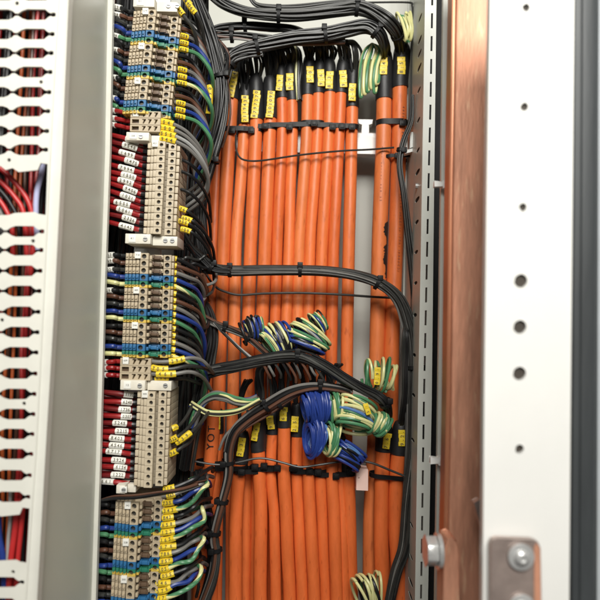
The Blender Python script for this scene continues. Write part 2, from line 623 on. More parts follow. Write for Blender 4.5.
STRIPS = {
    'A': dict(kind='multi', y0=12, pitch=6.95, n=15, xl=[(5, 133.2), (109, 121.3)], name='top striped strip'),
    'B': dict(kind='slim', y0=144.2, pitch=7.15, n=13, xl=[(144, 146.6), (230, 142.2)], name='upper all beige strip'),
    'C': dict(kind='multi', y0=255.8, pitch=7.02, n=15, xl=[(255, 124.6), (354, 120.4)], name='middle striped strip'),
    'D': dict(kind='slim', y0=395, pitch=7.4, n=13, xl=[(395, 136.2), (484, 132.6)], name='lower all beige strip'),
    'E': dict(kind='multi', y0=506, pitch=7.4, n=14, xl=[(506, 114.2), (602, 109.2)], name='bottom striped strip'),
}
CYC = ['beige', 'beige', 'beige', 'blue', 'pe']
CN = {'beige': 'beige', 'blue': 'blue', 'pe': 'green and yellow', 'pale': 'pale beige'}
for key, s in STRIPS.items():
    cnt = {}
    for i in range(s['n']):
        y = s['y0'] + i * s['pitch']
        c = CYC[i % 5] if s['kind'] == 'multi' else 'pale'
        k = cnt.get(c, 0)
        cnt[c] = k + 1
        mk = (i % 5 == 0) if s['kind'] == 'multi' else i == 0
        terminal(s['kind'], c, lx(y, s['xl']), y, s['pitch'],
                 '%s terminal, %s of its colour in the %s%s' % (CN[c], nth(k).replace(' from top', ''), s['name'],
                                                                     ', white tagged' if mk else ''),
                 'terminal blocks of the ' + s['name'], mk)
for nm, y0, pitch, x0, whom in (('w1', 114, 6.9, 130.5, 'below the top striped strip'),
                                ('w2', 361.5, 7.4, 120.2, 'below the middle striped strip')):
    for i in range(3):
        terminal('wide', 'beige', x0 - i * .3, y0 + i * pitch, pitch,
                 'wide beige terminal with square openings %s, %s' % (whom, ['top one of three', 'middle one of three', 'lowest of three'][i]),
                 'wide terminals with square openings', i == 0, d=.503)
for p in protos.values():                       # the prototypes themselves are not part of the scene
    for ch in list(p.children):
        bpy.data.objects.remove(ch)
    bpy.data.objects.remove(p)


def end_clamp(x0, x1, y, h, label, screws, d=.5):
    r = thing('end_clamp', label, 'end clamp', P(x0, y + h / 2, d), 'white end clamps on the terminal rail')
    a, b = P(x0, y + h / 2, d), P(x1, y - h / 2, d)
    mid = (a.x + b.x) / 2
    bm = NB()
    box(bm, a.x, mid, d, d + .035, a.z, b.z, .0006)
    box(bm, mid + .0004, b.x, d + .006, d + .035, a.z - .0005, b.z - .0006, .0006)
    part('body', bm, M['clampwhite'], r)
    for sx in screws:
        c = P(sx, y, d)
        yy = d - .0012 if c.x < mid else d + .0048
        bm = NB()
        cyl(bm, (c.x, yy, (a.z + b.z) / 2), (c.x, yy + .002, (a.z + b.z) / 2), .0019, 14)
        sc = part('screw', bm, M['steel'], r)
        bm = NB()
        box(bm, c.x - .0015, c.x + .0015, yy - .0002, yy + .0006, (a.z + b.z) / 2 - .0003, (a.z + b.z) / 2 + .0003)
        part('slot', bm, M['ink'], sc)
    bm = NB()
    box(bm, a.x + .003, a.x + .009, d - .0006, d + .001, a.z + .001, b.z - .001, .0002)
    mk = part('marker_tag', bm, M['tag_white'], r)
    bm = NB()
    strokes(bm, Vector((a.x + .006, d - .00065, (a.z + b.z) / 2)), Vector((1, 0, 0)), Vector((0, 0, 1)), .003, .0016, 2)
    part('print', bm, M['ink'], mk)


end_clamp(133, 176, 2, 9, 'white end clamp above the top striped strip', (167, 176))
end_clamp(126, 172, 136.5, 7, 'white end clamp just above the upper all beige strip', (141, 165))
end_clamp(125, 176, 239, 8.5, 'white end clamp with two screws just below the upper all beige strip', (145.5, 164, 171))
end_clamp(120, 170, 385.5, 8.5, 'white end clamp with two screws just above the lower all beige strip', (140, 164))
end_clamp(116, 134, 489.5, 8, 'small white end clamp just above the bottom striped strip', (124,))
# rail behind the terminals
bm = NB()
px_prism(bm, [(146, -40), (172, -40), (146, 640), (118, 640)], .548, .002)
solo('mounting_rail', bm, M['steel'], 'steel mounting rail running behind all the terminal strips', 'rail')

# ------------------------------------------------------------------ wires into the terminals (left side)
WGRP = 'wires between the duct and the terminals'


def marker_on(pts, i0, i1, r, m, parent, name='marker_sleeve', nchar=4, flat=False):
    """a printed sleeve round the wire between path points i0..i1"""
    seg = pts[i0:i1 + 1]
    bm = NB()
    tube(bm, seg, r, 8)
    s = part(name, bm, m, parent)
    bm = NB()
    ax = (seg[-1] - seg[0])
    L_ = ax.length
    ax = ax.normalized()
    view = ((seg[0] + seg[-1]) / 2).normalized()
    up = ax.cross(view).normalized()
    nrm = up.cross(ax).normalized()
    if nrm.dot(view) > 0:
        nrm = -nrm
    for c in range(nchar):
        f = (c + .7) / (nchar + .4) * (len(seg) - 1)
        k = min(int(f), len(seg) - 2)
        pc = seg[k].lerp(seg[k + 1], f - k)
        strokes(bm, pc + nrm * (r * 1.06), ax, up, L_ * .8 / nchar, r * .95, 1)
    part('print', bm, M['ink_soft'], s)
    return s


def left_wire(x1, y1, colour, label, marker=None, drop=6, r=.00135, d1=.513, ferrule=None):
    xe = lx(y1, FARR)
    d0 = .515
    pts = spline([P(xe - 22, y1 - drop - 2 + rnd.uniform(-1, 1), d0 + .012),
                  P(xe - 4, y1 - drop + rnd.uniform(-.8, .8), d0),
                  P((xe + x1) / 2, y1 - drop * .5 + rnd.uniform(-.8, .8), d1 - .004),
                  P(x1 - 4, y1 + rnd.uniform(-.3, .3), d1),
                  P(x1 + 3, y1 + .2, d1)], 8)
    t = thing('wire', label, 'wire', pts[0], WGRP)
    bm = NB()
    tube(bm, pts, r, 8)
    part('insulation', bm, M[colour], t)
    if ferrule:
        bm = NB()
        tube(bm, pts[24:30], r * 1.12, 8)
        part('ferrule_sleeve', bm, M[ferrule], t)
    if marker:
        i0 = marker
        marker_on(pts, i0, i0 + 6, r * 1.28, M['tag_white'], t)


for key in ('B', 'D'):
    s = STRIPS[key]
    offs = {'B': [15, 14, 13, 14, 13, 14, 12, 14, 14, 11, 12, 16, 14], 'D': [18, 17, 15, 17, 13, 15, 14, 14, 12, 13, 15, 13, 10]}[key]
    for i in range(13):
        y = s['y0'] + i * s['pitch']
        left_wire(lx(y, s['xl']) + 1, y, 'red' if rnd.random() < .75 else 'red_dark',
                  'red wire with white marker entering the %s, %s' % (s['name'], nth(i)), offs[i] + rnd.choice([-1, 0, 0, 1]),
                  drop=10 + rnd.uniform(-2, 2) if key == 'B' else rnd.uniform(-1.5, 3), r=.0021, ferrule='black')
for key in ('B', 'D'):
    s = STRIPS[key]
    for i in range(12):
        y = s['y0'] + (i + .5) * s['pitch']
        left_wire(lx(y, s['xl']) - 2, y, ['red_dark', 'red', 'red_dark', 'black'][i % 4],
                  '%s wire behind the tagged ones of the %s, %s' % (['dark red', 'red', 'dark red', 'black'][i % 4], s['name'], nth(i)),
                  drop=(10 if key == 'B' else 1) + rnd.uniform(-2, 3), r=.0019, d1=.522)
for key in ('A', 'C', 'E'):
    s = STRIPS[key]
    cols = [('black', 'black'), ('brown', 'brown'), ('charcoal', 'dark grey'), ('blue', 'blue'), ('yg', 'green and yellow')]
    for i in range(s['n']):
        y = s['y0'] + i * s['pitch']
        c, cn = cols[i % 5]
        if c == 'yg':
            c = 'green' if key != 'C' else 'yg'
            cn = 'green' if key != 'C' else 'pale yellow'
        left_wire(lx(y, s['xl']), y, c, '%s wire entering the %s from the left, %s' % (cn, s['name'], nth(i)),
                  (9 if (i in (0, 1, 4, 6, 10, 13) and key == 'A') or (key == 'C' and i in (0, 1, 2, 5)) else None),
                  drop=rnd.uniform(5, 9) if key == 'A' else rnd.uniform(0, 3), r=.0020)
for i in range(3):
    for nm, y0, x0, pos in (('w1', 114, 130, 'below the top striped strip'), ('w2', 361.5, 120, 'below the middle striped strip')):
        left_wire(x0, y0 + i * 7, 'red', 'red wire at the wide terminals %s, %s' % (pos, ['upper', 'middle', 'lower'][i]),
                  7, drop=4 if nm == 'w1' else 0, r=.0020)

# ------------------------------------------------------------------ wires leaving on the right
RG = 'wires leaving the terminals on the right'


def right_wire(path, colour, label, r=.0014, mk=(2, 9), stripe=False, dpth=None, mr=1.5, nch=3):
    """path: (x, y, depth) list; a yellow marker sleeve on its first stretch"""
    pts = spline([P(*p) for p in path], 8)
    t = thing('wire', label, 'wire', pts[0], RG)
    bm = NB()
    if stripe:
        tube(bm, pts, r, 8, stripe=.3, twist=.21)
        part('insulation', bm, [M['green'], M['yg']], t)
    else:
        tube(bm, pts, r, 8)
        part('insulation', bm, M[colour], t)
    if mk:
        marker_on(pts, mk[0], mk[1], r * mr, M['tag_yellow'], t, nchar=nch)


CSEQ = [('black', 'black'), ('brown', 'brown'), ('grey', 'grey'), ('blue', 'blue'), ('sy', 'green and yellow')]
# top strip: arcs falling to the right
for i in range(15):
    y = 22 + i * 6.7
    xs = 183 - i * .35
    c, cn = CSEQ[i % 5]
    g = i // 5
    bul = 14 + (i % 5) * 2.4 + g * 1.5
    if c == 'sy':
        c, cn = ('green', 'green') if i != 9 else (c, cn)
    right_wire([(xs - 4, y, .520), (xs + 3, y + 1, .521), (xs + bul * .75, y + 7, .528), (xs + bul + 6, y + 24, .535),
                (xs + bul + 6 + rnd.uniform(-2, 2), y + 44, .552), (xs + bul - 6, y + 66, .575), (xs + bul, y + 90, .585)],
               c, '%s wire bulging right from the top striped strip, %s' % (cn, nth(i)), stripe=c == 'sy',
               mk=(3, 10) if i % 5 in (2, 3, 4) else None, r=.0019, mr=1.3)
# yellow markers high at the top
for i, (x, y) in enumerate(((182, -6), (187, 2), (181, 12))):
    right_wire([(x - 4, y - 5, .512), (x, y, .512), (x + 5, y + 7, .513), (x + 12, y + 17, .517), (x + 17, y + 36, .53), (x + 20, y + 70, .555)],
               'charcoal', 'dark wire with a slanted yellow marker by the top end clamp, %s' % ['uppermost', 'middle', 'lowest'][i],
               mk=(9, 20) if i < 2 else (2, 12), r=.0016, mr=1.7, nch=4)
right_wire([(203, 50, .55), (207, 70, .548), (209.5, 86, .546), (209.5, 101, .545), (208.3, 116, .546), (205, 135, .556)], 'black',
           'black wire with long upright yellow marker left of the orange cable tops', mk=(16, 31), r=.0022, mr=1.35, nch=5)
# wide terminals W1: stacked yellow markers
for i, (x, y) in enumerate(((156, 121), (157, 127), (158, 133), (158.5, 138.5))):
    right_wire([(x, y, .508), (x + 8, y + 1, .507), (x + 19, y + 4, .507), (x + 32, y + 12, .512), (x + 44, y + 27, .522),
                (x + 50, y + 44, .535), (x + 45, y + 60, .548), (x + 28, y + 74, .56)],
               ['grey', 'grey', 'grey_light', 'grey'][i],
               'grey wire with yellow marker from the upper wide terminals, %s' % ['topmost', 'second', 'third', 'lowest'][i],
               mk=(3, 15), r=.0017, mr=1.75)
# pale strip B
for i, (x, y) in enumerate(((178, 209, ), (180, 222), (183, 219), (182, 230), (178, 160), (179, 172), (179, 190))):
    right_wire([(x - 2, y - 1, .521), (x + 4, y, .521), (x + 12, y + 4, .522), (x + 22, y + 14, .532), (x + 30, y + 30, .55), (x + 32, y + 50, .575)],
               'black', 'black wire with yellow marker leaving the upper all beige strip, %s' % nth([3, 5, 4, 6, 0, 1, 2][i]),
               mk=(2, 13) if i < 4 else (0, 4), r=.0015, mr=1.7)
# middle strip C
for i in range(15):
    y = 258.5 + i * 7
    xs = 172.5 - i * .12
    c, cn = CSEQ[i % 5]
    if c == 'brown' and i > 8:
        c, cn = 'charcoal', 'dark grey'
    if c == 'sy' and i == 9:
        c, cn = 'green', 'green'
    k = i % 5
    out = 26 + rnd.uniform(-3, 5)
    dy = 12 + rnd.uniform(-2, 4)
    right_wire([(xs - 3, y, .521), (xs + 4, y + .5, .521), (xs + out * .6, y + 3 + dy * .2, .527), (xs + out, y + dy, .54),
                (xs + out + 5, y + dy * 2.2, .556), (xs + out + 2, y + dy * 3.6, .575), (xs + out, y + dy * 5, .59)],
               c, '%s wire curving right from the middle striped strip, %s' % (cn, nth(i)), stripe=c == 'sy',
               mk=(2, 8), r=.0019, mr=1.3, nch=2)
# wide terminals W2
for i, (pp, mk) in enumerate((
        ([(150, 361, .508), (160, 362, .507), (175, 361, .508), (190, 358, .512), (201, 360, .518), (208, 366, .526), (213, 372, .55)], (13, 21)),
        ([(150, 367, .508), (158, 369, .506), (172, 369, .508), (188, 366, .515), (203, 368, .53), (215, 374, .56)], (3, 14)),
        ([(150, 374, .508), (160, 374, .506), (174, 374, .507), (188, 372, .512), (197, 374, .518), (205, 380, .54), (212, 392, .57)], (6, 17)),
        ([(152, 378, .512), (160, 378, .512), (172, 379, .514), (186, 379, .53), (200, 384, .56)], (4, 14)))):
    right_wire(pp, ['grey', 'charcoal', 'grey', 'charcoal'][i],
               '%s wire leaving the lower wide terminals, %s' % (['pale grey', 'dark', 'pale grey', 'dark'][i], ['topmost', 'second', 'third', 'lowest'][i]), mk=mk, r=.0017, mr=1.7)
# lower strip D
for i, (pp, mk, w) in enumerate((
        ([(168, 441, .520), (174, 439, .519), (180, 435, .52), (188, 428, .53), (198, 414, .55), (204, 396, .575)], (4, 13), 'upper left'),
        ([(170, 446, .524), (178, 442, .521), (189, 434, .521), (200, 424, .535), (210, 410, .56)], (7, 17), 'tilted right'),
        ([(166, 455, .520), (173, 453, .519), (181, 448, .52), (190, 441, .53), (201, 425, .555)], (3, 12), 'lowest'),
        ([(168, 430, .522), (174, 428, .522), (181, 424, .53), (190, 410, .55), (196, 390, .58)], (6, 11), 'uppermost'))):
    right_wire(pp, 'charcoal', 'dark wire rising from the lower all beige strip, its yellow marker %s' % w, mk=mk, r=.0016, mr=1.8)
# bottom strip E: arcs rising to the right, striped ones looping over
for i in range(16):
    y = 489 + i * 7.3
    xs = 167 - i * .5
    k = i % 4
    c, cn = [('black', 'black'), ('grey', 'grey'), ('blue', 'blue'), ('sy', 'green and yellow')][k]
    if c == 'sy':
        path = [(xs - 4, y, .514), (xs + 5, y - .5, .512), (xs + 18, y - 4, .513), (xs + 30, y - 11, .516), (xs + 39, y - 21, .519),
                (xs + 41, y - 29, .523), (xs + 36, y - 33, .535), (xs + 24, y - 30, .56)]
    else:
        path = [(xs - 4, y, .514), (xs + 5, y - 1, .512), (xs + 16, y - 4 - k * .5, .515), (xs + 28, y - 10, .52), (xs + 37, y - 16, .53),
                (xs + 43, y - 20, .55), (xs + 46, y - 18, .575)]
    path = path[:2] + [(a + rnd.uniform(-2, 2), b + rnd.uniform(-2, 2), c_ + rnd.uniform(-.003, .003)) for a, b, c_ in path[2:]]
    right_wire(path, c, '%s wire swept up right from the bottom striped strip, %s' % (cn, nth(i)), stripe=c == 'sy',
               mk=(rnd.choice([1, 2, 3, 5]), rnd.choice([10, 11, 12, 13])), r=.0019, mr=1.5)

for i in range(20):
    y = 250 + i * 6 if i < 12 else 490 + (i - 12) * 13
    c, cn = [('black', 'black'), ('charcoal', 'dark grey'), ('brown', 'brown'), ('grey', 'grey'), ('black', 'black'), ('charcoal', 'dark grey')][i % 6]
    x0 = 174 if i < 12 else 168
    path = [(x0, y, .54)]
    for k in range(4):
        x0 += rnd.uniform(4, 13)
        y += rnd.uniform(-7, 15) if i < 12 else rnd.uniform(-12, 8)
        path.append((x0, y, .542 + .006 * k + rnd.uniform(-.004, .004)))
    path.append((x0 + rnd.uniform(-4, 4), y + rnd.choice([-9, 12]), .585))
    right_wire(path, c, 'loose %s wire tangled right of the %s striped strip, %s down' % (cn, 'middle' if i < 12 else 'bottom', ORD[i if i < 12 else i - 12]),
               mk=None, r=.0015)

# ------------------------------------------------------------------ orange cables
OG1 = 'orange cables of the upper row'
OG2 = 'orange cables of the lower row'


def cable_label(parent, c, w, h, tilt=0, d=None, nseg=None):
    """stack of small yellow carriers with dark print; c = world centre of its face"""
    n = nseg or max(2, round(h / .0042))
    bm, bi = NB(), NB()
    sh = h / n
    zx = Vector((math.sin(tilt), 0, math.cos(tilt)))
    xx = Vector((math.cos(tilt), 0, -math.sin(tilt)))
    M3 = Matrix((xx, (0, 1, 0), zx)).transposed().to_4x4()
    for i in range(n):
        off = rnd.uniform(-.06, .06) * w
        cc = c + zx * (sh * (i + .5) - h / 2) + xx * off
        b2 = NB()
        box(b2, -w / 2, w / 2, -.0011, .0011, -sh * .52, sh * .52, .0005)
        b2.transform(Matrix.Translation(cc) @ M3 @ Matrix.Rotation(rnd.uniform(-.08, .08), 4, 'Z'))
        me = bpy.data.meshes.new('tmp')
        b2.to_mesh(me)
        b2.free()
        bm.from_mesh(me)
        bpy.data.meshes.remove(me)
        strokes(bi, cc + Vector((0, -.00135, 0)), zx, -xx, sh * .80, w * .46, 1, '0123456789' if i % 2 == 0 or n > 4 else '-.:')
    lab = part('cable_label', bm, M['tag_yellow'], parent)
    part('print', bi, M['ink_soft'], lab)


def orange_cable(path, r, d, label, group, boot=None, lab=None, cond=None, m='orange', jit=.55):
    """path (x, y) top first. boot: pixels of black sleeve above. lab: (x, y, w, h, tilt). cond: list of (x, y, d) paths"""
    ph, q = rnd.uniform(0, 6), rnd.uniform(.010, .021)
    xs_, dense = path, [path[0]]
    for (xa, ya), (xb, yb) in zip(path, path[1:]):
        nn = max(1, round((yb - ya) / 45))
        for k in range(1, nn + 1):
            f = k / nn
            dense.append((xa + (xb - xa) * f, ya + (yb - ya) * f))
    dense = [(lx(y, [(b, a) for a, b in path]) + (jit * noise.noise(Vector((ph * 9, y * .016, 2))) if k else 0), y) for k, (x, y) in enumerate(dense)]
    pts = spline([P(x, y, d + .0017 * math.sin(ph + y * q)) for x, y in dense], 5)
    r = r * 1.05
    t = thing('orange_cable', label, 'cable', pts[-1], group)
    bm = NB()
    tube(bm, pts, r, 16)
    part('sheath', bm, M[m], t)
    if boot:
        x0, y0 = path[0]
        bx, by = boot
        db = pts[0].y
        q = spline([P(path[0][0] + (pts[2].x - pts[0].x) / pxs(d) * .8, y0 + 4, pts[1].y), P(x0, y0 - 2, db), P(x0 + (bx - x0) * .5, (y0 + by) / 2, db),
                    P(bx, by, db), P(bx, by - 5, db)], 5)
        nq = len(q)
        bm = NB()
        tube(bm, q, [r * (1.13 if i < nq * .65 else 1.13 - .40 * (i / nq - .65) / .35) for i in range(nq)], 14)
        part('heat_shrink_boot', bm, M['shrink'], t)
    for cp in cond or []:
        bm = NB()
        tube(bm, spline([P(*p) for p in cp], 8), .0015 * rnd.uniform(.8, 1.2), 7)
        part('conductor', bm, M[rnd.choice(['black', 'black', 'black', 'charcoal', 'charcoal'])], t)
    if lab:
        x, y, w, h, tl = lab
        cable_label(t, P(x, y, d - r * 1.07 - .0012), w * pxs(d), h * pxs(d), tl)
    return t, pts


D1 = .628
upper = [  # path, boot top, label
    ([(207.5, 138), (205.5, 237), (202, 340), (199, 470), (197, 620)], (208, 112), None, 6.0),
    ([(217.5, 142), (214, 237), (210, 340), (206, 470), (203, 620)], (218, 120), None, 5.2),
    ([(232, 96), (229.5, 140), (224, 237), (220.5, 337), (217, 470), (215, 620)], (233, 66), (232.8, 84.5, 7, 26, .16), 6.3),
    ([(244.5, 121), (243.5, 140), (236.5, 237), (234, 337), (232, 470), (231, 620)], (246, 88), (245, 109, 7.2, 27, 0), 5.6),
    ([(256.5, 116), (255.5, 140), (251, 237), (248, 337), (246, 470), (244, 620)], (256, 80), (255.8, 104.5, 7.2, 28, .08), 6.3),
    ([(270.5, 115), (269.5, 140), (265.5, 237), (261.5, 337), (258, 470), (256, 620)], (270, 82), (270.5, 104.5, 7.4, 27, .06), 6.3),
    ([(282, 95), (282, 140), (277.5, 237), (275, 337), (273, 470), (272, 620)], (281, 68), (279.6, 83, 6.5, 16, .08), 5.4),
    ([(292, 97), (292, 140), (289, 237), (286, 337), (284, 470), (283, 620)], (290, 68), (289.6, 82, 7.4, 17, -.06), 5.4),
    ([(307.5, 92), (306.5, 140), (299.5, 237), (297, 337), (295, 470), (294, 620)], (309, 62), (310, 74.7, 7.2, 16.5, -.04), 5.6),
    ([(318.2, 90), (317, 140), (310.5, 237), (307.5, 337), (306, 470), (305, 620)], (320, 64), (321, 78, 7, 17, -.06), 5.5),
    ([(330, 89), (328.3, 140), (322.5, 237), (319.5, 337), (317, 470), (316, 620)], (329, 64), (329.6, 80.2, 7.4, 17.5, 0), 5.8),
    ([(341, 90), (338.8, 140), (334, 237), (332, 337), (329, 470), (328, 620)], (343, 64), (343.3, 79, 7.4, 17, -.06), 5.6),
    ([(352.3, 104), (351.5, 140), (349, 237), (347.3, 337), (346, 470), (345, 620)], (353, 72), (352.3, 92.3, 7.2, 17.5, .03), 5.9),
    ([(384, 96), (383.4, 140), (379.6, 237), (377.3, 337), (375, 440), (371, 520), (370, 620)], (384, 56), (383.7, 66, 7.6, 17.5, 0), 7.4),
    ([(399.6, 84), (399, 140), (396, 237), (392, 337), (390, 440), (388, 620)], (402, 50), (401.4, 65.8, 8, 17.5, 0), 7.3),
]
NAMEU = ['leftmost, in shadow beside the terminals', 'thin one second from left, its top buried in wires',
         'third from left, long tilted yellow label', 'fourth from left, with a long low label',
         'fifth from left, long label, low boot', 'sixth from left, the last long label',
         'seventh from left, the first short label', 'eighth from left, short yellow label tilted left',
         'ninth from left, right of a dark gap', 'tenth from left', 'eleventh from left, label touching its left neighbour',
         'twelfth from left', 'thirteenth from left, next to the pale gap',
         'thick one with a black smear', 'thick one furthest right, faded print']
for i, (path, boot, lab, rp) in enumerate(upper):
    cond = []
    bx, by = boot
    if 2 <= i <= 12:
        for k in range(9):
            ox = rnd.uniform(-4.5, 4.5)
            lean = 10 + rnd.uniform(-4, 10)
            yT = lx(bx, [(215, 62), (235, 52), (260, 46), (295, 40), (345, 40), (380, 36)])
            cond.append([(bx + ox * .5, by + 8, D1 - .002), (bx + ox, by - 2, D1 - .002 + rnd.uniform(-.004, .003)),
                         (bx + ox * 1.6 + rnd.uniform(-2, 2), (by + yT) / 2 - 2, D1 - .008 - rnd.uniform(0, .008)),
                         (bx + ox - lean * .4, yT + 3, D1 - .018), (bx + ox - lean * 1.6, yT + 2, D1 - .026)])
    elif i < 2:
        for k in range(5):
            ox = rnd.uniform(-3.5, 3.5)
            cond.append([(bx + ox * .5, by + 6, D1 - .002), (bx + ox, by - 4, D1 - .004), (bx + ox + rnd.uniform(-4, 5), by - 25, D1 - .012),
                         (bx + rnd.uniform(-8, 6), by - 55, D1 - .02), (bx - 8 + rnd.uniform(-5, 5), by - 90, D1 - .03)])
    t, pts = orange_cable(path, rp * pxs(D1), D1 + (.006 if i < 2 else 0) - (.002 if i > 12 else 0),
                          'orange cable of the upper row, ' + NAMEU[i], OG1, boot, lab, cond,
                          m=['orange', 'orange_red', 'orange', 'orange_pale', 'orange'][i % 5] if i > 1 else 'orange_red', jit=0 if i > 12 else .55)
    if i == 13:                                  # black smear along its right edge
        bm = NB()
        zs = [222 + k * .8 for k in range(71)]
        rr = rp * 1.05 * pxs(D1) + .0002
        rows = []
        for y in zs:
            cx = lx(y, [(140, 383.4), (237, 379.6), (337, 377.3)])
            c = P(cx, y, pts[min(range(len(pts)), key=lambda k: abs(pts[k].z - P(cx, y, D1).z))].y)
            w = lx(y, [(222, .1), (224, .45), (228, .62), (235, .5), (239, .06), (244, .06), (247, .5), (253, .4), (260, .62), (264, .45), (267, .12), (274, .2), (278, .1)]) + .22 * noise.noise(Vector((y * .9, 3, 0))) + .16 * noise.noise(Vector((y * 2.3, 7, 0)))
            a0, a1 = 1.0 - max(.03, w), 1.3
            rows.append([bm.verts.new((c.x + rr * math.sin(a0 + (a1 - a0) * k / 6), c.y - rr * math.cos(a0 + (a1 - a0) * k / 6), c.z)) for k in range(7)])
        for u, v in zip(rows, rows[1:]):
            for k in range(6):
                bm.faces.new((u[k], u[k + 1], v[k + 1], v[k]))
        part('black_smear', bm, M['ink'], t)
    if i in (13, 14):                             # faded print running down the sheath
        bm = NB()
        rr = rp * 1.05 * pxs(D1) + .0012
        y = 110 if i == 14 else 150
        while y < (270 if i == 14 else 205):
            cx = lx(y, [(140, path[1][0]), (237, path[2][0]), (337, path[3][0])]) + (2.2 if i == 14 else -1.5)
            c = P(cx, y, D1 - .002)
            off = (2.2 if i == 14 else -1.5) * pxs(D1)
            strokes(bm, Vector((c.x, c.y - math.sqrt(rr * rr - off * off) - .0003, c.z)), Vector((0, 0, -1)), Vector((1, 0, 0)), .0024, .0021, 1)
            y += rnd.choice([3.1, 3.1, 3.1, 3.1, 6])
        part('print', bm, M['ink_brown'], t)

D2 = .604
lower = [
    ([(213.5, 395), (213, 430), (209, 475), (203, 512), (198, 620)], None, None, 6.6),
    ([(218, 429), (217, 460), (214, 512), (212, 620)], (218, 414), (217.2, 423, 6.5, 12, 0), 5.0),
    ([(241, 459), (239, 475), (236.5, 512), (235.5, 560), (235.5, 620)], (242, 436), (241.3, 447, 7, 18, .12), 6.4),
    ([(258, 447), (259.5, 475), (250.5, 512), (249, 560), (248.5, 620)], (260, 416), (255.6, 431.5, 6.2, 18, .16), 6.3),
    ([(272.5, 430), (271, 475), (262.5, 512), (260.5, 560), (259.5, 620)], (273, 412), (270.5, 422.5, 7, 13, -.1), 5.2),
    ([(284.2, 423), (284, 475), (273.5, 512), (275.5, 560), (276.5, 620)], (284, 402), (283.6, 414, 7, 13.5, .03), 6.0),
    ([(297.5, 432), (297, 475), (286.5, 512), (288.5, 590), (290, 620)], (297, 408), (294.6, 424, 7.2, 15, .06), 5.8),
    ([(309, 432), (308.5, 475), (299, 512), (301.5, 590), (302, 620)], (309, 412), None, 5.8),
    ([(321, 440), (320.5, 475), (311, 512), (314, 590), (315, 620)], (321, 424), None, 5.8),
    ([(333, 440), (332, 475), (323, 512), (325.5, 590), (326, 620)], (333, 420), None, 6.0),
    ([(340, 456), (340.5, 475), (335.5, 512), (337.5, 590), (338, 620)], (340, 440), None, 6.0),
    ([(348, 470), (348.2, 485), (349.5, 525), (350.5, 560), (352, 620)], (348, 452), None, 6.4),
    ([(383.5, 447), (381.8, 475), (380.8, 525), (381.5, 560), (383, 620)], (384, 425), (387, 441, 7, 15, .12), 7.0),
    ([(399, 450), (397, 475), (395, 525), (397.5, 560), (400, 620)], (401, 426), (402.3, 438, 7.6, 15.5, 0), 7.0),
]
for L_, (x5, xb) in zip(lower[3:11], ((261, 260), (274, 276), (286, 289.5), (298.5, 302), (310, 314), (322, 325.5), (334, 336.5), (342, 344))):
    L_[0][2:] = [(x5, 512), (xb, 590), (xb + .5, 620)]
NAMEL = ['leftmost, with black hand lettering on its sheath', 'narrow one beside the hand lettered cable',
         'third from left, its label lowest', 'fourth from left, big black boot',
         'fifth from left, label tilted left', 'sixth from left, its label the highest',
         'seventh from left, label left on its boot', 'eighth from left, without a label', 'under the blue wire coil',
         'under the green and yellow coils, left one', 'under the green and yellow coils, right one', 'just left of the pale gap in the middle',
         'thick one with tilted label below a coil', 'thick one furthest right, upright label']
for i, (path, boot, lab, rp) in enumerate(lower):
    cond = []
    if boot and 2 <= i <= 10:
        bx, by = boot
        for k in range(5):
            ox = rnd.uniform(-4, 4)
            cond.append([(bx + ox * .5, by + 6, D2), (bx + ox, by - 4, D2 - .002), (bx + ox * 1.5 + rnd.uniform(-2, 2), by - 24, D2 - .003),
                         (bx + ox + rnd.uniform(-4, 4), by - 44, D2 - .006), (bx + rnd.uniform(2, 10), by - 56, D2 - .014)])
    t, pts = orange_cable(path, rp * pxs(D2), D2 - (.004 if i in (0, 3, 5, 7, 9) else 0), 'orange cable of the lower row, ' + NAMEL[i], OG2,
                          boot, lab, cond, m='orange_red', jit=0 if i == 0 else .55)
    if i == 0:                                    # hand lettering, read from below
        cu = bpy.data.curves.new('lettering', 'FONT')
        cu.body = 'YOT'
        cu.size = .0102
        cu.space_character = 1.25
        cu.align_x, cu.align_y = 'CENTER', 'CENTER'
        tmp = bpy.data.objects.new('lettering', cu)
        COL.objects.link(tmp)
        bpy.context.view_layer.update()
        me = bpy.data.meshes.new_from_object(tmp.evaluated_get(bpy.context.evaluated_depsgraph_get()))
        bpy.data.objects.remove(tmp)
        bm = NB()
        bm.from_mesh(me)
        rr = rp * 1.05 * pxs(D2) + .0006
        for v in bm.verts:
            x, y = v.co.x, v.co.y
            zc = P(213, 436, D2 - .004).z + x
            yy = 436 - x / pxs(D2)
            c = P(lx(yy, [(395, 213.5), (430, 213), (475, 209)]), yy, D2 - .004)
            a = max(-1.4, min(1.4, -y / rr))
            v.co = (c.x + rr * math.sin(a), c.y - rr * math.cos(a) - .0012, zc)
        part('hand_lettering', bm, M['ink'], t, smooth=False)

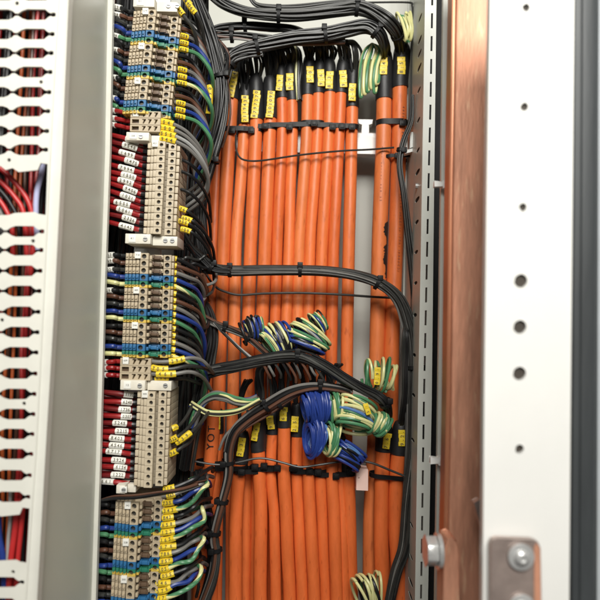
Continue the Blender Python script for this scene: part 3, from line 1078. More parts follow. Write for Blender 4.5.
# ------------------------------------------------------------------ support rails behind the cables and ties
for (y0, y1, lb, claws) in ((134, 155, 'white horizontal support rail behind the upper tie row, a notched claw in the gap', (358, 371.5)),):
    bm = NB()
    xr = 369 if y0 > 400 else 413.5
    a, b = P(196, y1, .643), P(xr, y0, .643)
    bz0, bz1 = P(362, y1, .643).z, P(362, y0, .643).z
    pr = [(a.x, bz0), (b.x, bz0), (b.x, bz1)]
    for cx0, cx1 in ([claws] if y0 < 400 else [claws]):
        q0, q1 = P(cx0, y0, .643).x, P(cx1, y0, .643).x
        h = (13 if y0 < 400 else 7) * pxs(.643)
        w = (q1 - q0)
        pr += [(q1 - w * .22, bz1), (q1 - w * .24, bz1 + h * .62), (q1, bz1 + h * .72), (q1, bz1 + h), (q0, bz1 + h),
               (q0, bz1 + h * .72), (q0 + w * .24, bz1 + h * .62), (q0 + w * .22, bz1)]
    pr += [(a.x, bz1)]
    plate(bm, pr, [], lambda x, z: Vector((x, .6375 if y0 > 400 else .6385, z)), Vector((0, .012, 0)))
    bevel_all(bm, .0006, 40)
    solo('support_rail', bm, M['rail_white'], lb, 'rail')
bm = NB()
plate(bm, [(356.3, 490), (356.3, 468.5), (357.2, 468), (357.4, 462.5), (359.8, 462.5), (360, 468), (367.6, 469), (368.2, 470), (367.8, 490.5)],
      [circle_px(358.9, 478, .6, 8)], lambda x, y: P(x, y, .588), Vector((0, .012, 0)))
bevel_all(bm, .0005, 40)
solo('pink_tag', bm, M['pink'], 'pale pink rectangular tag in the gap just below the blue coils', 'tag')  # tab of the lower rail, bounce from the cables painted pink
bm = NB()
px_prism(bm, [(405.6, 133), (407.6, 133), (407.4, 150), (405.4, 150)], .60, .012)
px_prism(bm, [(410.2, 132), (413, 132), (412.8, 147), (410, 148)], .60, .012)
px_prism(bm, [(405.4, 150.2), (412.9, 148.2), (412.6, 151.5), (405.4, 153.5)], .601, .01)
solo('rail_bracket', bm, M['rail_white'], 'small white bracket at the right end of the upper support rail', 'bracket', smooth=False)


def cable_tie(x0, x1, y, d, r, label, head=None, w=4.2, tilt=0.0, m='tie', group='black ties round the orange cables'):
    """flat nylon loop round the cables between x0 and x1, head at pixel head"""
    p0, p1 = P(x0, y, d), P(x1, y + tilt, d)
    hw = w * pxs(d) / 2
    rr = r * pxs(d)
    t = thing('cable_tie', label, 'cable tie', P((x0 + x1) / 2, y, d + rr), group)
    loop = []
    nseg = 10
    for k in range(nseg + 1):
        a = PI / 2 + PI * k / nseg
        loop.append((p0.x + rr * .95 * math.cos(a), d - rr * 1.0 * math.sin(a), 0))
    for k in range(nseg + 1):
        a = -PI / 2 + PI * k / nseg
        loop.append((p1.x + rr * .95 * math.cos(a), d - rr * math.sin(a), 1))
    bm = NB()
    th = .0011
    ring = []
    cx, cy = (p0.x + p1.x) / 2, d
    # sag of the front strap between cables
    for (x, yy, s) in loop:
        f = (x - p0.x) / (p1.x - p0.x + 1e-9)
        zc = p0.z + (p1.z - p0.z) * f
        o = Vector((x - cx, yy - cy, 0))
        n_ = Vector((x - (p0.x if s == 0 else p1.x), yy - d, 0)).normalized() * th
        ring.append([bm.verts.new((x, yy, zc - hw)), bm.verts.new((x, yy, zc + hw)),
                     bm.verts.new((x + n_.x, yy + n_.y, zc + hw)), bm.verts.new((x + n_.x, yy + n_.y, zc - hw))])
    for k in range(len(ring)):
        q, s_ = ring[k], ring[(k + 1) % len(ring)]
        for j in range(4):
            bm.faces.new((q[j], s_[j], s_[(j + 1) % 4], q[(j + 1) % 4]))
    part('strap', bm, M[m], t)
    if head is not None:
        hx, hy = head
        c = P(hx, hy, d - rr - .002)
        bm = NB()
        box(bm, c.x - .0034, c.x + .0034, c.y - .0028, c.y + .0022, c.z - .0031, c.z + .0031, .0009)
        box(bm, c.x - .0018, c.x + .0020, c.y - .0036, c.y, c.z - .0018, c.z + .0018, .0004)
        part('head', bm, M['tie'], t)


row1 = [(229, 244, 130.5, (232, 131)), (244.5, 257, 131, (251.5, 131)), (257, 270, 128.5, (265, 126.5)), (270.5, 292, 127, (289.5, 127.5)),
        (292.5, 307, 126.5, None), (306.8, 318, 124.5, (314, 124)), (318.5, 329, 127, (332.5, 127.5)), (329.3, 340, 127.5, (342, 127)),
        (340, 352, 128, (352, 127.5))]
for i, (x0, x1, y, h) in enumerate(row1):
    cable_tie(x0, x1, y, D1, 6.6, 'black cable tie in the upper tie row, %s from left' % (['first'] + ORD[1:])[i], h, w=4.6)
cable_tie(384, 399, 124, D1 - .002, 8.3, 'black tie round the two thick cables beside the rail in the upper row', (402.5, 123.5), w=5.6)
row2 = [(204, 217, 462, None), (217, 240, 467, (241.5, 472)), (241, 257, 470, (255, 467)), (257.5, 271, 467.5, (264, 466)), (271.5, 284, 466, (277.5, 468)),
        (284.5, 297, 467, (294, 468)), (297.5, 308.5, 470, (309.5, 471)), (309, 320.5, 470.5, (318, 472)), (321, 332, 473, (336, 476)), (332.5, 348, 472.5, (350, 471))]
for i, (x0, x1, y, h) in enumerate(row2):
    cable_tie(x0, x1, y, D2 - .001, 7.0, 'black cable tie in the lower tie row, %s from left' % (['first'] + ORD[1:])[i], h, w=4.6)
cable_tie(378, 411, 474.5, D2, 8.2, 'long black tie round the thick right cables in the lower row', (413.5, 479), w=4.2, tilt=3)
cable_tie(391, 409, 158, D1 - .004, 8.6, 'short black cable tie beside the white bracket, below the upper tie row', (398, 156), w=3.4)


# ------------------------------------------------------------------ wire bundles
def bundle(label, path, d, R, n, wr, cols, ties=(), spread=None, cat='wire bundle', twist=.8, sub=8, group=None, wander=.5):
    """path (x, y[, depth offset]) ; R = radius in pixels; strands are children"""
    ctr = spline([P(p[0], p[1], d + (p[2] if len(p) > 2 else 0)) for p in path], sub)
    T, U, V = frames(ctr)
    t = thing('wire_bundle', label, cat, ctr[0], group)
    npt = len(ctr)
    for i in range(n):
        rr0 = R * math.sqrt((i + .4) / n)
        a0 = i * 2.39996
        pts = []
        for k in range(npt):
            f = k / (npt - 1)
            Rk = (lx(f, spread) if spread else 1.0)
            a = a0 + twist * f * 2 + wander * 2.2 * noise.noise(Vector((i * 3.1, f * 2.2, 1.7)))
            q = (rr0 * Rk) * (1 + wander * noise.noise(Vector((i * 5.7, f * 4, 8))))
            pts.append(ctr[k] + (U[k] * math.cos(a) * .8 + V[k] * math.sin(a)) * q * pxs(d))
        bm = NB()
        c = cols[i % len(cols)]
        tube(bm, pts, wr * rnd.uniform(.85, 1.15), 7)
        part('wire', bm, M[c], t)
    for f in ties:
        k = min(npt - 2, max(1, int(f * npt)))
        Rk = (lx(f, spread) if spread else 1.0)
        bm = NB()
        rad = (R * Rk * 1.02) * pxs(d) + wr * 1.1
        ringa = [ctr[k] + (U[k] * .85 * math.cos(2 * PI * j / 18) + V[k] * math.sin(2 * PI * j / 18)) * rad for j in range(18)]
        hw = .0017
        rows = []
        for sgn, ex in ((-1, 0), (1, 0), (1, .0009), (-1, .0009)):
            rows.append([bm.verts.new(p + (p - ctr[k]).normalized() * ex + T[k] * hw * sgn) for p in ringa])
        for a in range(4):
            for j in range(18):
                bm.faces.new((rows[a][j], rows[a][(j + 1) % 18], rows[(a + 1) % 4][(j + 1) % 18], rows[(a + 1) % 4][j]))
        tie = part('cable_tie', bm, M['tie'], t)
        bm = NB()
        b = ctr[k] + V[k] * rad * (1 if V[k].z > 0 or abs(V[k].z) < .3 else -1) * .75 + Vector((0, -rad * .75, 0))
        box(bm, b.x - .0026, b.x + .0026, b.y - .002, b.y + .002, b.z - .0026, b.z + .0026, .0006)
        part('head', bm, M['tie'], tie)
    return t


BK = ['black', 'charcoal', 'black', 'charcoal', 'black', 'black', 'charcoal', 'black', 'slate', 'charcoal', 'slate', 'grey']
DK = ['black', 'black', 'black', 'charcoal', 'black', 'black', 'black', 'charcoal']
bundle('dark wire bundle arching across the very top to the furthest right orange cable',
       [(205, -12), (222, 3), (245, 12), (272, 15), (300, 15), (340, 10), (357, 8), (374, 13), (390, 23), (399, 36, .016), (401.5, 51, .034), (401.5, 68, .041)],
       .585, 6.2, 34, .0011, BK, (.30, .55, .8), [(0, .9), (.5, 1), (.9, 1.1), (1, .8)])
bundle('dark wire bundle below the top one, bending down into a thick orange cable',
       [(226, 66), (233, 56), (247, 49), (262, 45), (295, 38), (325, 35), (348, 30), (367, 27), (379, 34), (384, 46, .012), (384.5, 58, .030), (384.5, 74, .036)],
       .590, 5.6, 32, .0011, BK, (.25, .45, .7), [(0, .8), (.25, 1.3), (.5, 1.1), (1, .95)])
bundle('brown tipped dark wire bundle cut short between the two top bundles',
       [(206, 36), (222, 29), (245, 26), (268, 27), (290, 28), (306, 34)], .60, 4.6, 10, .0014, ['brown', 'black', 'brown', 'charcoal', 'black'], (.4,),
       [(0, .9), (.8, 1), (1, .5)])
bundle('loose pale grey and dark wires above the row of yellow labels at upper left',
       [(196, 34), (214, 36), (238, 36), (262, 38), (300, 41), (345, 40)], .597, 4.5, 9, .0011, ['grey', 'charcoal', 'grey', 'black', 'brown'], (.35,), [(0, 1.2), (1, .9)])
bundle('fan of black wires above the left orange boots running up left into shadow',
       [(262, 52), (245, 55), (231, 62), (225, 76), (222, 96), (216, 120), (208, 150)], .592, 5.5, 13, .0012, DK, (.35,), [(0, .7), (.5, 1.1), (1, 1)])
bundle('tangle of loose dark wires between the top striped strip and the top bundles',
       [(184, 26), (201, 32), (216, 44), (222, 60), (221, 84), (221, 112), (213, 145)], .583, 7.5, 20, .0012, DK + ['brown', 'grey'], (), [(0, .9), (.5, 1.1), (1, .8)], wander=1.1, twist=1.5)
bundle('short bent dark wires hanging between the eighth and ninth boots',
       [(290, 44), (297, 50), (299, 62), (299, 82), (300, 100)], .622, 3.2, 6, .0014, ['black', 'charcoal', 'green', 'black', 'yg'], (), None)
bundle('slack dark wires along the top edge of the back wall',
       [(250, -4), (256, 4), (270, 7), (300, 7), (340, 2), (365, 2)], .61, 2.0, 4, .0013, ['black', 'charcoal'], (), None)
bundle('dark vertical wire mass right of the top and upper beige strips',
       [(188, -12), (203, 22), (214, 50), (222, 86), (220, 122), (209, 165), (200, 205), (203, 240), (209, 268)], .572, 6.8, 26, .0013, DK, (.35, .6),
       [(0, 1.1), (.3, .9), (.6, 1.1), (1, .7)])
bundle('deep dark wire mass behind the terminal strips from top to bottom',
       [(196, -20), (192, 80), (188, 200), (184, 320), (181, 420), (176, 520), (172, 640)], .60, 13, 34, .0017, DK, (), None, wander=.5)  # added strands, black to fill the unlit space before the wall
bundle('black wires looping behind the upper yellow markers towards the long middle bundle',
       [(182, 236), (190, 246), (200, 256), (214, 268), (230, 270)], .556, 5, 12, .0014, DK, (.7,), [(0, .8), (1, .8)])
bundle('long dark bundle crossing the cables at mid height, turning down beside the rail',
       [(203, 268), (230, 270.5), (262, 270), (300, 270), (330, 271.5), (358, 276), (380, 284), (397, 298), (407, 320), (413, 350), (414, 400), (413.5, 450),
        (408.5, 500), (404.5, 545), (396, 572), (389, 606)],
       .585, 5.2, 46, .0011, ['charcoal', 'slate', 'black', 'charcoal', 'slate', 'charcoal', 'grey', 'black'], (.07, .20, .39, .62), [(0, .9), (.42, 1), (.52, 1.35), (.6, 1.55), (.72, 1.5), (.85, 1.15), (1, .8)], twist=1.2)
bundle('grey and black wires falling along the right edge of the furthest right cable',
       [(412, 95), (411, 120), (403, 142), (399.5, 165), (404, 195), (408, 230), (412, 262), (415, 300), (413, 340), (414, 400), (413, 470), (410, 520)],
       .592, 3.0, 10, .0010, BK, (.22,), [(0, .5), (.3, 1), (.6, 1.5), (1, 1.2)])
bundle('flat grey sheathed strands rising from the furthest right lower boot beside the trunk',
       [(402, 428, .02), (404, 408, .006), (405, 390), (405, 360), (405, 334), (406, 322, .012)], .582, 4.2, 16, .0011, ['slate', 'charcoal', 'slate', 'grey', 'black'], (), [(0, .9), (1, .9)], wander=.2)
bundle('thick dark bundle sweeping over the middle wire coils to the small green coil',
       [(196, 377), (215, 371), (235, 367), (260, 361), (283, 357), (302, 357), (322, 366), (345, 380), (362, 389), (376, 395), (385, 402), (388, 412, .012), (386, 424, .032), (384, 438, .043)],
       .560, 5.3, 32, .0011, BK, (.37, .78), [(0, 1.1), (.5, .95), (.8, .85), (.9, .8), (1, 1.0)], twist=1.0)
bundle('brown grey wire bundle rising from lower left to the blue coil',
       [(202, 606), (213, 575), (216, 552), (214, 536), (221, 505), (228, 475), (228, 452), (234, 432), (248, 418), (266, 406), (290, 392), (314, 386), (338, 388), (352, 392)],
       .566, 4.2, 13, .0014, ['charcoal', 'black', 'brown', 'black', 'grey', 'charcoal', 'black'], (.17, .24, .32, .42, .69, .86), [(0, .8), (.5, 1.1), (.65, 1.3), (.9, .9), (1, .9)])
bundle('loose grey and brown wires fanning below the rising bundle over the lower boots',
       [(226, 452), (233, 436), (246, 424), (264, 413), (284, 401), (300, 392)], .569, 4.2, 7, .0013, ['grey', 'brown', 'charcoal'], (.75,), [(0, 1.6), (.5, 1.2), (1, .6)])
bundle('grey wires slanting down right from the middle strip towards the coils',
       [(192, 312), (203, 319), (217, 325), (233, 330), (247, 336), (262, 349), (272, 358)], .572, 3.2, 7, .0013, ['grey', 'charcoal', 'brown', 'black'], (.42, .68), [(0, 1.2), (1, 1)])
bundle('pair of pale grey wires parting down right from the slanting grey wires',
       [(214, 322), (226, 335), (239, 348), (251, 358)], .570, 1.4, 3, .0012, ['grey_light', 'charcoal', 'grey'], (), None)
bundle('dark wires dropping from the middle strip to the sweeping bundle',
       [(198, 296), (208, 315), (212, 338), (209, 358), (204, 376), (198, 400), (192, 430), (186, 470)], .577, 6.5, 17, .0014, DK + ['brown'], (.5,), [(0, .8), (.5, 1), (1, 1.1)])
bundle('black wires bending past the lower yellow markers down to the bottom strip',
       [(200, 470), (205, 500), (211, 530), (214, 560), (208, 590), (200, 620)], .585, 6, 14, .0014, DK, (), [(0, 1.1), (1, 1)])
bundle('dark band of wires strapped across the small end clamp of the bottom strip',
       [(94, 503, .03), (112, 498, .008), (134, 497), (160, 493), (182, 489), (198, 484)], .494, 1.9, 5, .0010, ['brown', 'black', 'charcoal'], (), None)
bundle('brown and black wires rising from behind the bottom markers to the cables',
       [(166, 492), (180, 486), (196, 481), (206, 478)], .522, 2.6, 6, .0012, ['black', 'brown', 'black'], (), None)

bundle('dark shadowed wires packed behind the duct edge left of the terminal strips',
       [(122, -20), (118, 100), (114, 220), (110, 340), (106, 460), (102, 640)], .575, 21, 46, .0022, DK + ['brown', 'black'], (), None, wander=.3)  # added strands, dark so the pale wall does not show through
# thin single cables across
for pts, d, r, lb in (
        ([(236, 135), (236, 148), (239.5, 157), (247, 160.5), (262, 160.5), (300, 155), (340, 151), (370, 149.5), (394, 147.5)], .612, .00105, 'thin dark cable sagging across the upper orange cables below the tie row'),
        ([(186, 243), (200, 262), (208, 277), (216, 287), (226, 292), (240, 295), (265, 293.5), (300, 293), (340, 294.5), (375, 297), (401, 298)], .606, .00125, 'thin dark cable crossing the orange cables below the long middle bundle'),
        ([(340, 3), (370, 2.5), (408, 2.5), (412, 6), (413, 16), (415, 26), (412, 40), (411, 60), (411, 95), (410, 120)], .61, .0010, 'thin grey cable bent round the upper right corner beside the rail'),
        ([(188, 460), (210, 464), (224, 464.5), (240, 462), (256, 458.5), (268, 459), (284, 463), (300, 467), (318, 465), (338, 462), (357, 461), (372, 463), (392, 471), (412, 479)], .583, .0011, 'thin dark cable snaking along the lower tie row'),
):
    bm = NB()
    tube(bm, spline([P(x, y, d) for x, y in pts], 8), r, 8)
    solo('thin_cable', bm, M['charcoal'], lb, 'cable')


# ------------------------------------------------------------------ wire coils
def coil(label, c, ang, length, R, d, wires, turns=1.6, lean=0.0, Rd=None, wr=.00135, jit=.19, fan=10, marks=()):
    """wires wound about an axis at angle ang (image plane, degrees, y down); R px across, Rd px in depth"""
    Rd = Rd or R * .7
    t = thing('wire_coil', label, 'wire coil', P(c[0], c[1] + R, d), 'coils of spare wire')
    n = len(wires)
    for i, cn in enumerate(wires):
        f0 = (i + .5) / n - .5
        s0 = f0 * length + rnd.uniform(-.6, .6)
        aa = math.radians(ang + f0 * fan * 2 + rnd.uniform(-fan, fan) * .7)
        A = Vector((math.cos(aa), math.sin(aa)))
        Q = Vector((-A.y, A.x))
        nt = turns + rnd.uniform(-.3, .5)
        ph = rnd.uniform(0, 2 * PI)
        k1, k2 = 1 + rnd.uniform(-jit, jit), 1 + rnd.uniform(-jit, jit)
        ox, oy = rnd.uniform(-1, 1) * R * .09, rnd.uniform(-1, 1) * R * .09
        wob, ln = rnd.uniform(.5, 2.0), lean * rnd.uniform(.6, 1.35)
        pts = []
        ns = int(28 * nt)
        for k in range(ns + 1):
            a = ph + 2 * PI * nt * k / ns
            s_ = s0 + (k / ns - .5) * length / n * 1.6 + ln * math.sin(a) * R + wob * math.sin(a * .63 + i * 1.7)
            kk = 1 + .06 * math.sin(a * .41 + i)
            w = R * k1 * kk * math.cos(a) + .06 * R * math.sin(2 * a + i)
            xy = Vector(c) + Vector((ox, oy)) + A * s_ + Q * w
            pts.append(P(xy.x, xy.y, d - Rd * k2 * kk * math.sin(a) * pxs(d)))
        bm = NB()
        if cn == 'sy':
            tube(bm, pts, wr, 8, stripe=.5, twist=.11)
            part('wire', bm, [M['green'], M['yg']], t)
        else:
            tube(bm, pts, wr * rnd.uniform(.9, 1.1), 8)
            part('wire', bm, M[cn], t)
    for (mx, my, w_, h_, tl) in marks:
        cable_label(t, P(mx, my, d - (Rd * 1.15 + 1.5) * pxs(d)), w_ * pxs(d), h_ * pxs(d), tl)
    return t


DC = .575
coil('small loose coil of black, grey and striped wires left in the upper coil group', (252, 329), -18, 19, 10.5, DC,
     ['black', 'yg', 'black', 'blue', 'grey', 'black', 'grey_light', 'blue', 'charcoal', 'sy'], 1.3, .2)
coil('middle coil of blue and pale yellow wires touching the sweeping dark bundle', (277, 340), -30, 23, 15, DC - .004,
     ['sy', 'blue', 'yg', 'black', 'blue', 'yg', 'charcoal', 'blue', 'black', 'grey', 'yg', 'blue', 'black', 'blue'], 1.6, .18)
coil('big coil of blue and striped wires right in the upper coil group', (307, 338), -62, 22, 19, DC - .006,
     ['blue', 'yg', 'black', 'grey_light', 'green', 'blue', 'yg', 'black', 'green', 'sy', 'blue', 'grey_light', 'yg', 'black', 'blue', 'sy'], 1.5, .15, Rd=11)
coil('small tuft of striped wire loops at the tip of the upper coil group', (319, 322), -38, 8, 11, DC - .003,
     ['sy', 'blue', 'grey', 'green', 'sy', 'black'], 1.3, .3, wr=.0010)
coil('deep blue wire coil under the rising bundle, upper of the blue pair', (316, 407), -6, 21, 15, DC - .004,
     ['blue'] * 12, 1.9, .20, fan=10, wr=.0014)
coil('deep blue wire coil with long open loops, lower of the blue pair', (314, 438), 6, 12, 17, DC - .006,
     ['blue'] * 9 + ['blue_light'], 1.8, .38, Rd=8, fan=10, wr=.0014)
coil('green and pale yellow loops just right of the upper blue coil', (335, 408), -4, 9, 14.5, DC - .005,
     ['green', 'yg', 'green', 'sy', 'green', 'yg'], 1.3, .2, fan=5)
coil('green and pale yellow loops just right of the lower blue coil', (332, 440), 10, 11, 14.5, DC - .006,
     ['yg', 'green', 'sy', 'green', 'yg', 'sy'], 1.3, .25)
coil('big slanting coil of green and yellow wire right of centre', (355, 415), -70, 25, 17.5, DC - .010,
     ['green', 'yg', 'green', 'yg', 'blue_light', 'yg', 'sy', 'yg', 'green'], 1.3, .28, Rd=11, wr=.0016,
     marks=((367, 409, 5, 11, -.3),))
coil('open green and yellow loops right of the big slanting coil', (380, 424), 28, 15, 11.5, DC - .012,
     ['green', 'yg', 'green', 'yg', 'sy', 'green'], 1.2, .34, Rd=8, wr=.0015)
coil('upright green and yellow rings over the two thick orange cables', (381, 374), 4, 30, 14.5, DC - .004,
     ['green', 'sy', 'yg', 'green', 'yg', 'green', 'yg', 'yg'], 1.1, .24, Rd=11, wr=.0015, marks=((377, 376, 6, 17, .05),))
coil('tangled blue wire coil just above the pale rail tab', (349, 456), -58, 17, 13, DC - .002,
     ['blue', 'black', 'blue', 'blue', 'black', 'blue', 'blue_light', 'blue'], 1.6, .2, Rd=8)
coil('green and yellow coil at the bottom edge below the pale gap', (369, 593), -16, 18, 19, DC,
     ['yg', 'black', 'yg', 'green', 'yg', 'black', 'yg', 'green', 'yg'], 1.3, .2, wr=.0014)
coil('small green and yellow tuft in the upper right corner by the rail', (405, 27), -12, 10, 13, DC + .02,
     ['yg', 'green', 'yg', 'sy', 'yg', 'yg'], 1.1, .18, Rd=5, wr=.0013)
# drooping strands between the upper boots and the thick cables
t = thing('wire_coil', 'green and yellow strands drooping above the pale gap between boots', 'wire coil', P(368, 95, .612), 'coils of spare wire')
for i, (x, yb) in enumerate(((360, 96), (364, 93), (367, 91), (371, 88), (374, 92), (376, 84))):
    bm = NB()
    tube(bm, spline([P(372, 44, .615), P(x + 5, 50, .612), P(x + 1, 62 + i, .610), P(x - .5, 80, .609), P(x, yb, .61), P(x + 2, yb - 1, .613),
                     P(x + 3, 78, .616), P(x + 4, 60, .62)], 8), .0016, 8, stripe=.5, twist=.05)
    part('wire', bm, [M['green'], M['yg']] if i % 2 else [M['yg'], M['green']], t)
# loop of mixed wires left of the lower row
bundle('twisted loop of green, yellow, blue and grey wires above the hand lettered cable',
       [(192, 428), (197, 412), (204, 401), (214, 395.5), (226, 397), (236, 401), (248, 402), (258, 399)], .560, 4.3, 14, .0013,
       ['grey', 'charcoal', 'green', 'grey', 'blue', 'charcoal', 'yg', 'blue', 'grey'], (), [(0, .8), (.5, 1), (1, 1)])
bundle('lower strands of the green and blue loop running right beneath the sweeping bundle',
       [(190, 404), (198, 409), (208, 413), (222, 413.5), (236, 411), (248, 406), (260, 399)], .557, 2.8, 7, .0013,
       ['green', 'charcoal', 'blue', 'green', 'yg', 'brown', 'yg'], (), None)
t = thing('wire_bundle', 'cut wire tails poking down from under the sweeping dark bundle', 'wire bundle', P(285, 382, .566), None)
for i in range(11):
    x = 262 + i * 6.3 + rnd.uniform(-2, 2)
    L_ = rnd.uniform(10, 19)
    bm = NB()
    tube(bm, spline([P(x - 8, 357, .566), P(x, 362 + rnd.uniform(-1, 2), .562), P(x + L_ * .45, 366 + L_ * .5, .561),
                     P(x + L_ * .6 + rnd.uniform(-2, 2), 364 + L_, .564)], 6), .0013, 7)
    part('wire', bm, M[['brown', 'grey', 'charcoal', 'black', 'brown', 'slate'][i % 6]], t)

# ------------------------------------------------------------------ right side: perforated rail
rail = thing('perforated_rail', 'pale grey vertical rail with a row of holes and a row of slots', 'rail', P(424, 610, .55))
FE = [(0, 425), (200, 421.8), (400, 418), (600, 415)]     # arris between side and front
FR = [(0, 436.5), (200, 434), (400, 431.8), (600, 428)]   # right end of front
SL = [(0, 432.3), (100, 430.6), (200, 428.2), (400, 424), (600, 421)]
yy = [-60] + [0, 200, 400, 600] + [660]
sl = []
y = -9.6
while y < 640:
    x = lx(y + 7, SL)
    x2 = lx(y + 15, SL)
    x0 = lx(y, SL)
    sl.append([(x0 - 1, y), (x0 + 1, y), (x2 + 1, y + 15), (x2 - 1, y + 15)])
    y += 22.85
bm = NB()
plate(bm, [(lx(y, FE), y) for y in yy] + [(lx(y, FR), y) for y in reversed(yy)], sl, lambda x, y: P(x, y, .55), Vector((0, .002, 0)))
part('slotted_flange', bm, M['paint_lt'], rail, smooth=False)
# side web running back
hole_y = [(18, 2.0), (40, 2.2), (53.5, 2.1), (67.5, 2.3), (90, 1.8), (120, 1.8), (150, 1.8), (172, 2.4), (199.5, 2.4), (222, 2.0), (252, 1.9), (283, 1.8),
          (315, 2), (355, 1.8), (395, 1.8), (440, 1.8), (525, 1.8), (557, 1.8), (582, 2.5), (596, 2.3)]
ztop, zbot = P(424, -60, .55).z, P(415, 660, .55).z
xt, xb_ = P(lx(-60, FE), -60, .55).x, P(lx(660, FE), 660, .55).x


def web(z, d):      # the web plane: local (z, depth) -> world
    f = (z - zbot) / (ztop - zbot)
    return Vector((xb_ + (xt - xb_) * f, d, z))


def web_hit(px, py):
    r = CAMROT @ Vector(((px - 300) / 600, (300 - py) / 600, -1))
    d = .57
    for _ in range(30):
        z = r.z * d / r.y
        x = web(z, d).x
        d = x * r.y / r.x
    return (r.z * d / r.y, d)


hs = []
for (y, r) in hole_y:
    z, d = web_hit(lx(y, FE) - 4.6, y)
    rz = r * pxs(d)
    hs.append([(z + rz * math.sin(2 * PI * k / 14), d + rz * 4.8 * math.cos(2 * PI * k / 14)) for k in range(14)])
bm = NB()
plate(bm, [(ztop, .5521), (zbot, .5521), (zbot, .632), (ztop, .632)], hs, web, Vector((.0006, 0, 0)))
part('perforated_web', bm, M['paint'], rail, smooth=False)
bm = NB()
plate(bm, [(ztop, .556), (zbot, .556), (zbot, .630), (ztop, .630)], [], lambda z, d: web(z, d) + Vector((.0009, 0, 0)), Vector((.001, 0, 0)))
part('dark_lining', bm, M['gap'], rail, smooth=False)  # black sheet close behind the web, painted shade for its holes
z, d = web_hit(lx(186, FE) - 4.6, 186)
bm = NB()
c = web(z, d)
cyl(bm, c + Vector((-.0022, 0, 0)), c + Vector((.001, 0, 0)), .0026, 16)
sc = part('screw', bm, M['steel'], rail)
# small rim where the web meets the back
bm = NB()
px_prism(bm, [(409.5, -60), (412.5, -60), (399.5, 660), (396.5, 660)], .634, .004)
part('back_flange', bm, M['paint_lt'], rail, smooth=False)

# frame strip
FL = [(0, 443), (200, 440.7), (400, 438), (600, 435)]
FRR = [(0, 453), (200, 449.5), (400, 447), (600, 444.5)]
bm = NB()
plate(bm, [(lx(y, FL), y) for y in yy] + [(lx(y, FRR) + 5, y) for y in reversed(yy)], [], lambda x, y: P(x, y, .47), Vector((0, .003, 0)))
bevel_all(bm, .0008, 40)
solo('frame_strip', bm, M['paint_lt'], 'smooth pale grey frame strip between the black gap and the copper busbar', 'frame')
for (x0, x1, y0, y1, lb) in ((434.5, 449, 180.5, 187.5, 'white plastic clip across the black gap, upper of the two'),
                             (430.5, 444.5, 457, 465, 'white plastic clip across the black gap, lower of the two')):
    a, b = P(x0, y1, .462), P(x1, y0, .462)
    bm = NB()
    w, h = b.x - a.x, b.z - a.z
    plate(bm, [(a.x, a.z + h * .12), (a.x + w * .55, a.z + h * .2), (a.x + w * .62, a.z), (b.x, a.z), (b.x, a.z + h * .3), (a.x + w * .75, a.z + h * .42),
               (a.x + w * .75, a.z + h * .58), (b.x, a.z + h * .62), (b.x, b.z), (a.x + w * .6, b.z), (a.x + w * .5, a.z + h * .85), (a.x, a.z + h * .9)],
          [], lambda x, z: Vector((x, .462, z)), Vector((0, .005, 0)))
    bevel_all(bm, .0004, 40)
    solo('clip', bm, M['rail_white'], lb, 'clip', 'white plastic clips')

# ------------------------------------------------------------------ copper busbar
bus = thing('copper_busbar', 'tall copper busbar with darker edge beside the white upright', 'busbar', P(468, 610, .42))
CE = [(0, 456.5), (200, 453), (400, 451), (600, 447)]
CR = [(0, 491.5), (200, 488), (400, 485), (600, 483)]
bm = NB()
plate(bm, [(lx(y, CE), y) for y in yy] + [(lx(y, CR), y) for y in reversed(yy)], [], lambda x, y: P(x, y, .415), Vector((0, .010, 0)))
bevel_all(bm, .0012, 40, 3)
part('bar', bm, M['copper'], bus)
CL = [(0, 452), (200, 448.5), (400, 446), (600, 442)]
bm = NB()
plate(bm, [(lx(y, CL), y) for y in yy] + [(lx(y, CE) - .7, y) for y in reversed(yy)], [], lambda x, y: P(x, y, .4185), Vector((0, .012, 0)))
bevel_all(bm, .0006, 40)
part('rear_bar', bm, M['copper_edge'], bus)

# connecting strap with bolt at the bottom
strap = thing('copper_strap', 'short rounded copper strap bolted beside the busbar at the bottom', 'copper strap', P(450, 610, .395))
bm = NB()
oy = [(443, 640), (443.5, 552), (445, 544), (448, 540), (452, 539), (456, 541), (458, 546), (458.5, 556), (459, 640)]
plate(bm, oy, [], lambda x, y: P(x, y, .392), Vector((0, .018, 0)))
bevel_all(bm, .0012, 35, 3)
part('strap_body', bm, M['copper'], strap)
bolt = thing('bolt', 'zinc hex bolt with washer screwed sideways into the copper strap', 'bolt', P(430, 570, .392))
cz = P(440, 551, .398)


def axis_x(bm, x0, x1, r, sides, yc, zc, rot=0, mi=0):
    rg = []
    for x in (x0, x1):
        rg.append([bm.verts.new((x, yc + r * math.cos(rot + 2 * PI * k / sides), zc + r * math.sin(rot + 2 * PI * k / sides))) for k in range(sides)])
    for k in range(sides):
        bm.faces.new((rg[0][k], rg[0][(k + 1) % sides], rg[1][(k + 1) % sides], rg[1][k]))
    bm.faces.new(rg[0])
    bm.faces.new(rg[1])


X = lambda px: P(px, 551, .398).x
bm = NB()
axis_x(bm, X(425), X(436.5), .0096, 6, cz.y, cz.z, .35)
bevel_all(bm, .0009, 30, 2)
part('hex_head', bm, M['steel'], bolt)
bm = NB()
axis_x(bm, X(436.6), X(441.0), .0108, 28, cz.y, cz.z)
bevel_all(bm, .0008, 50, 2)
part('washer', bm, M['steel'], bolt)
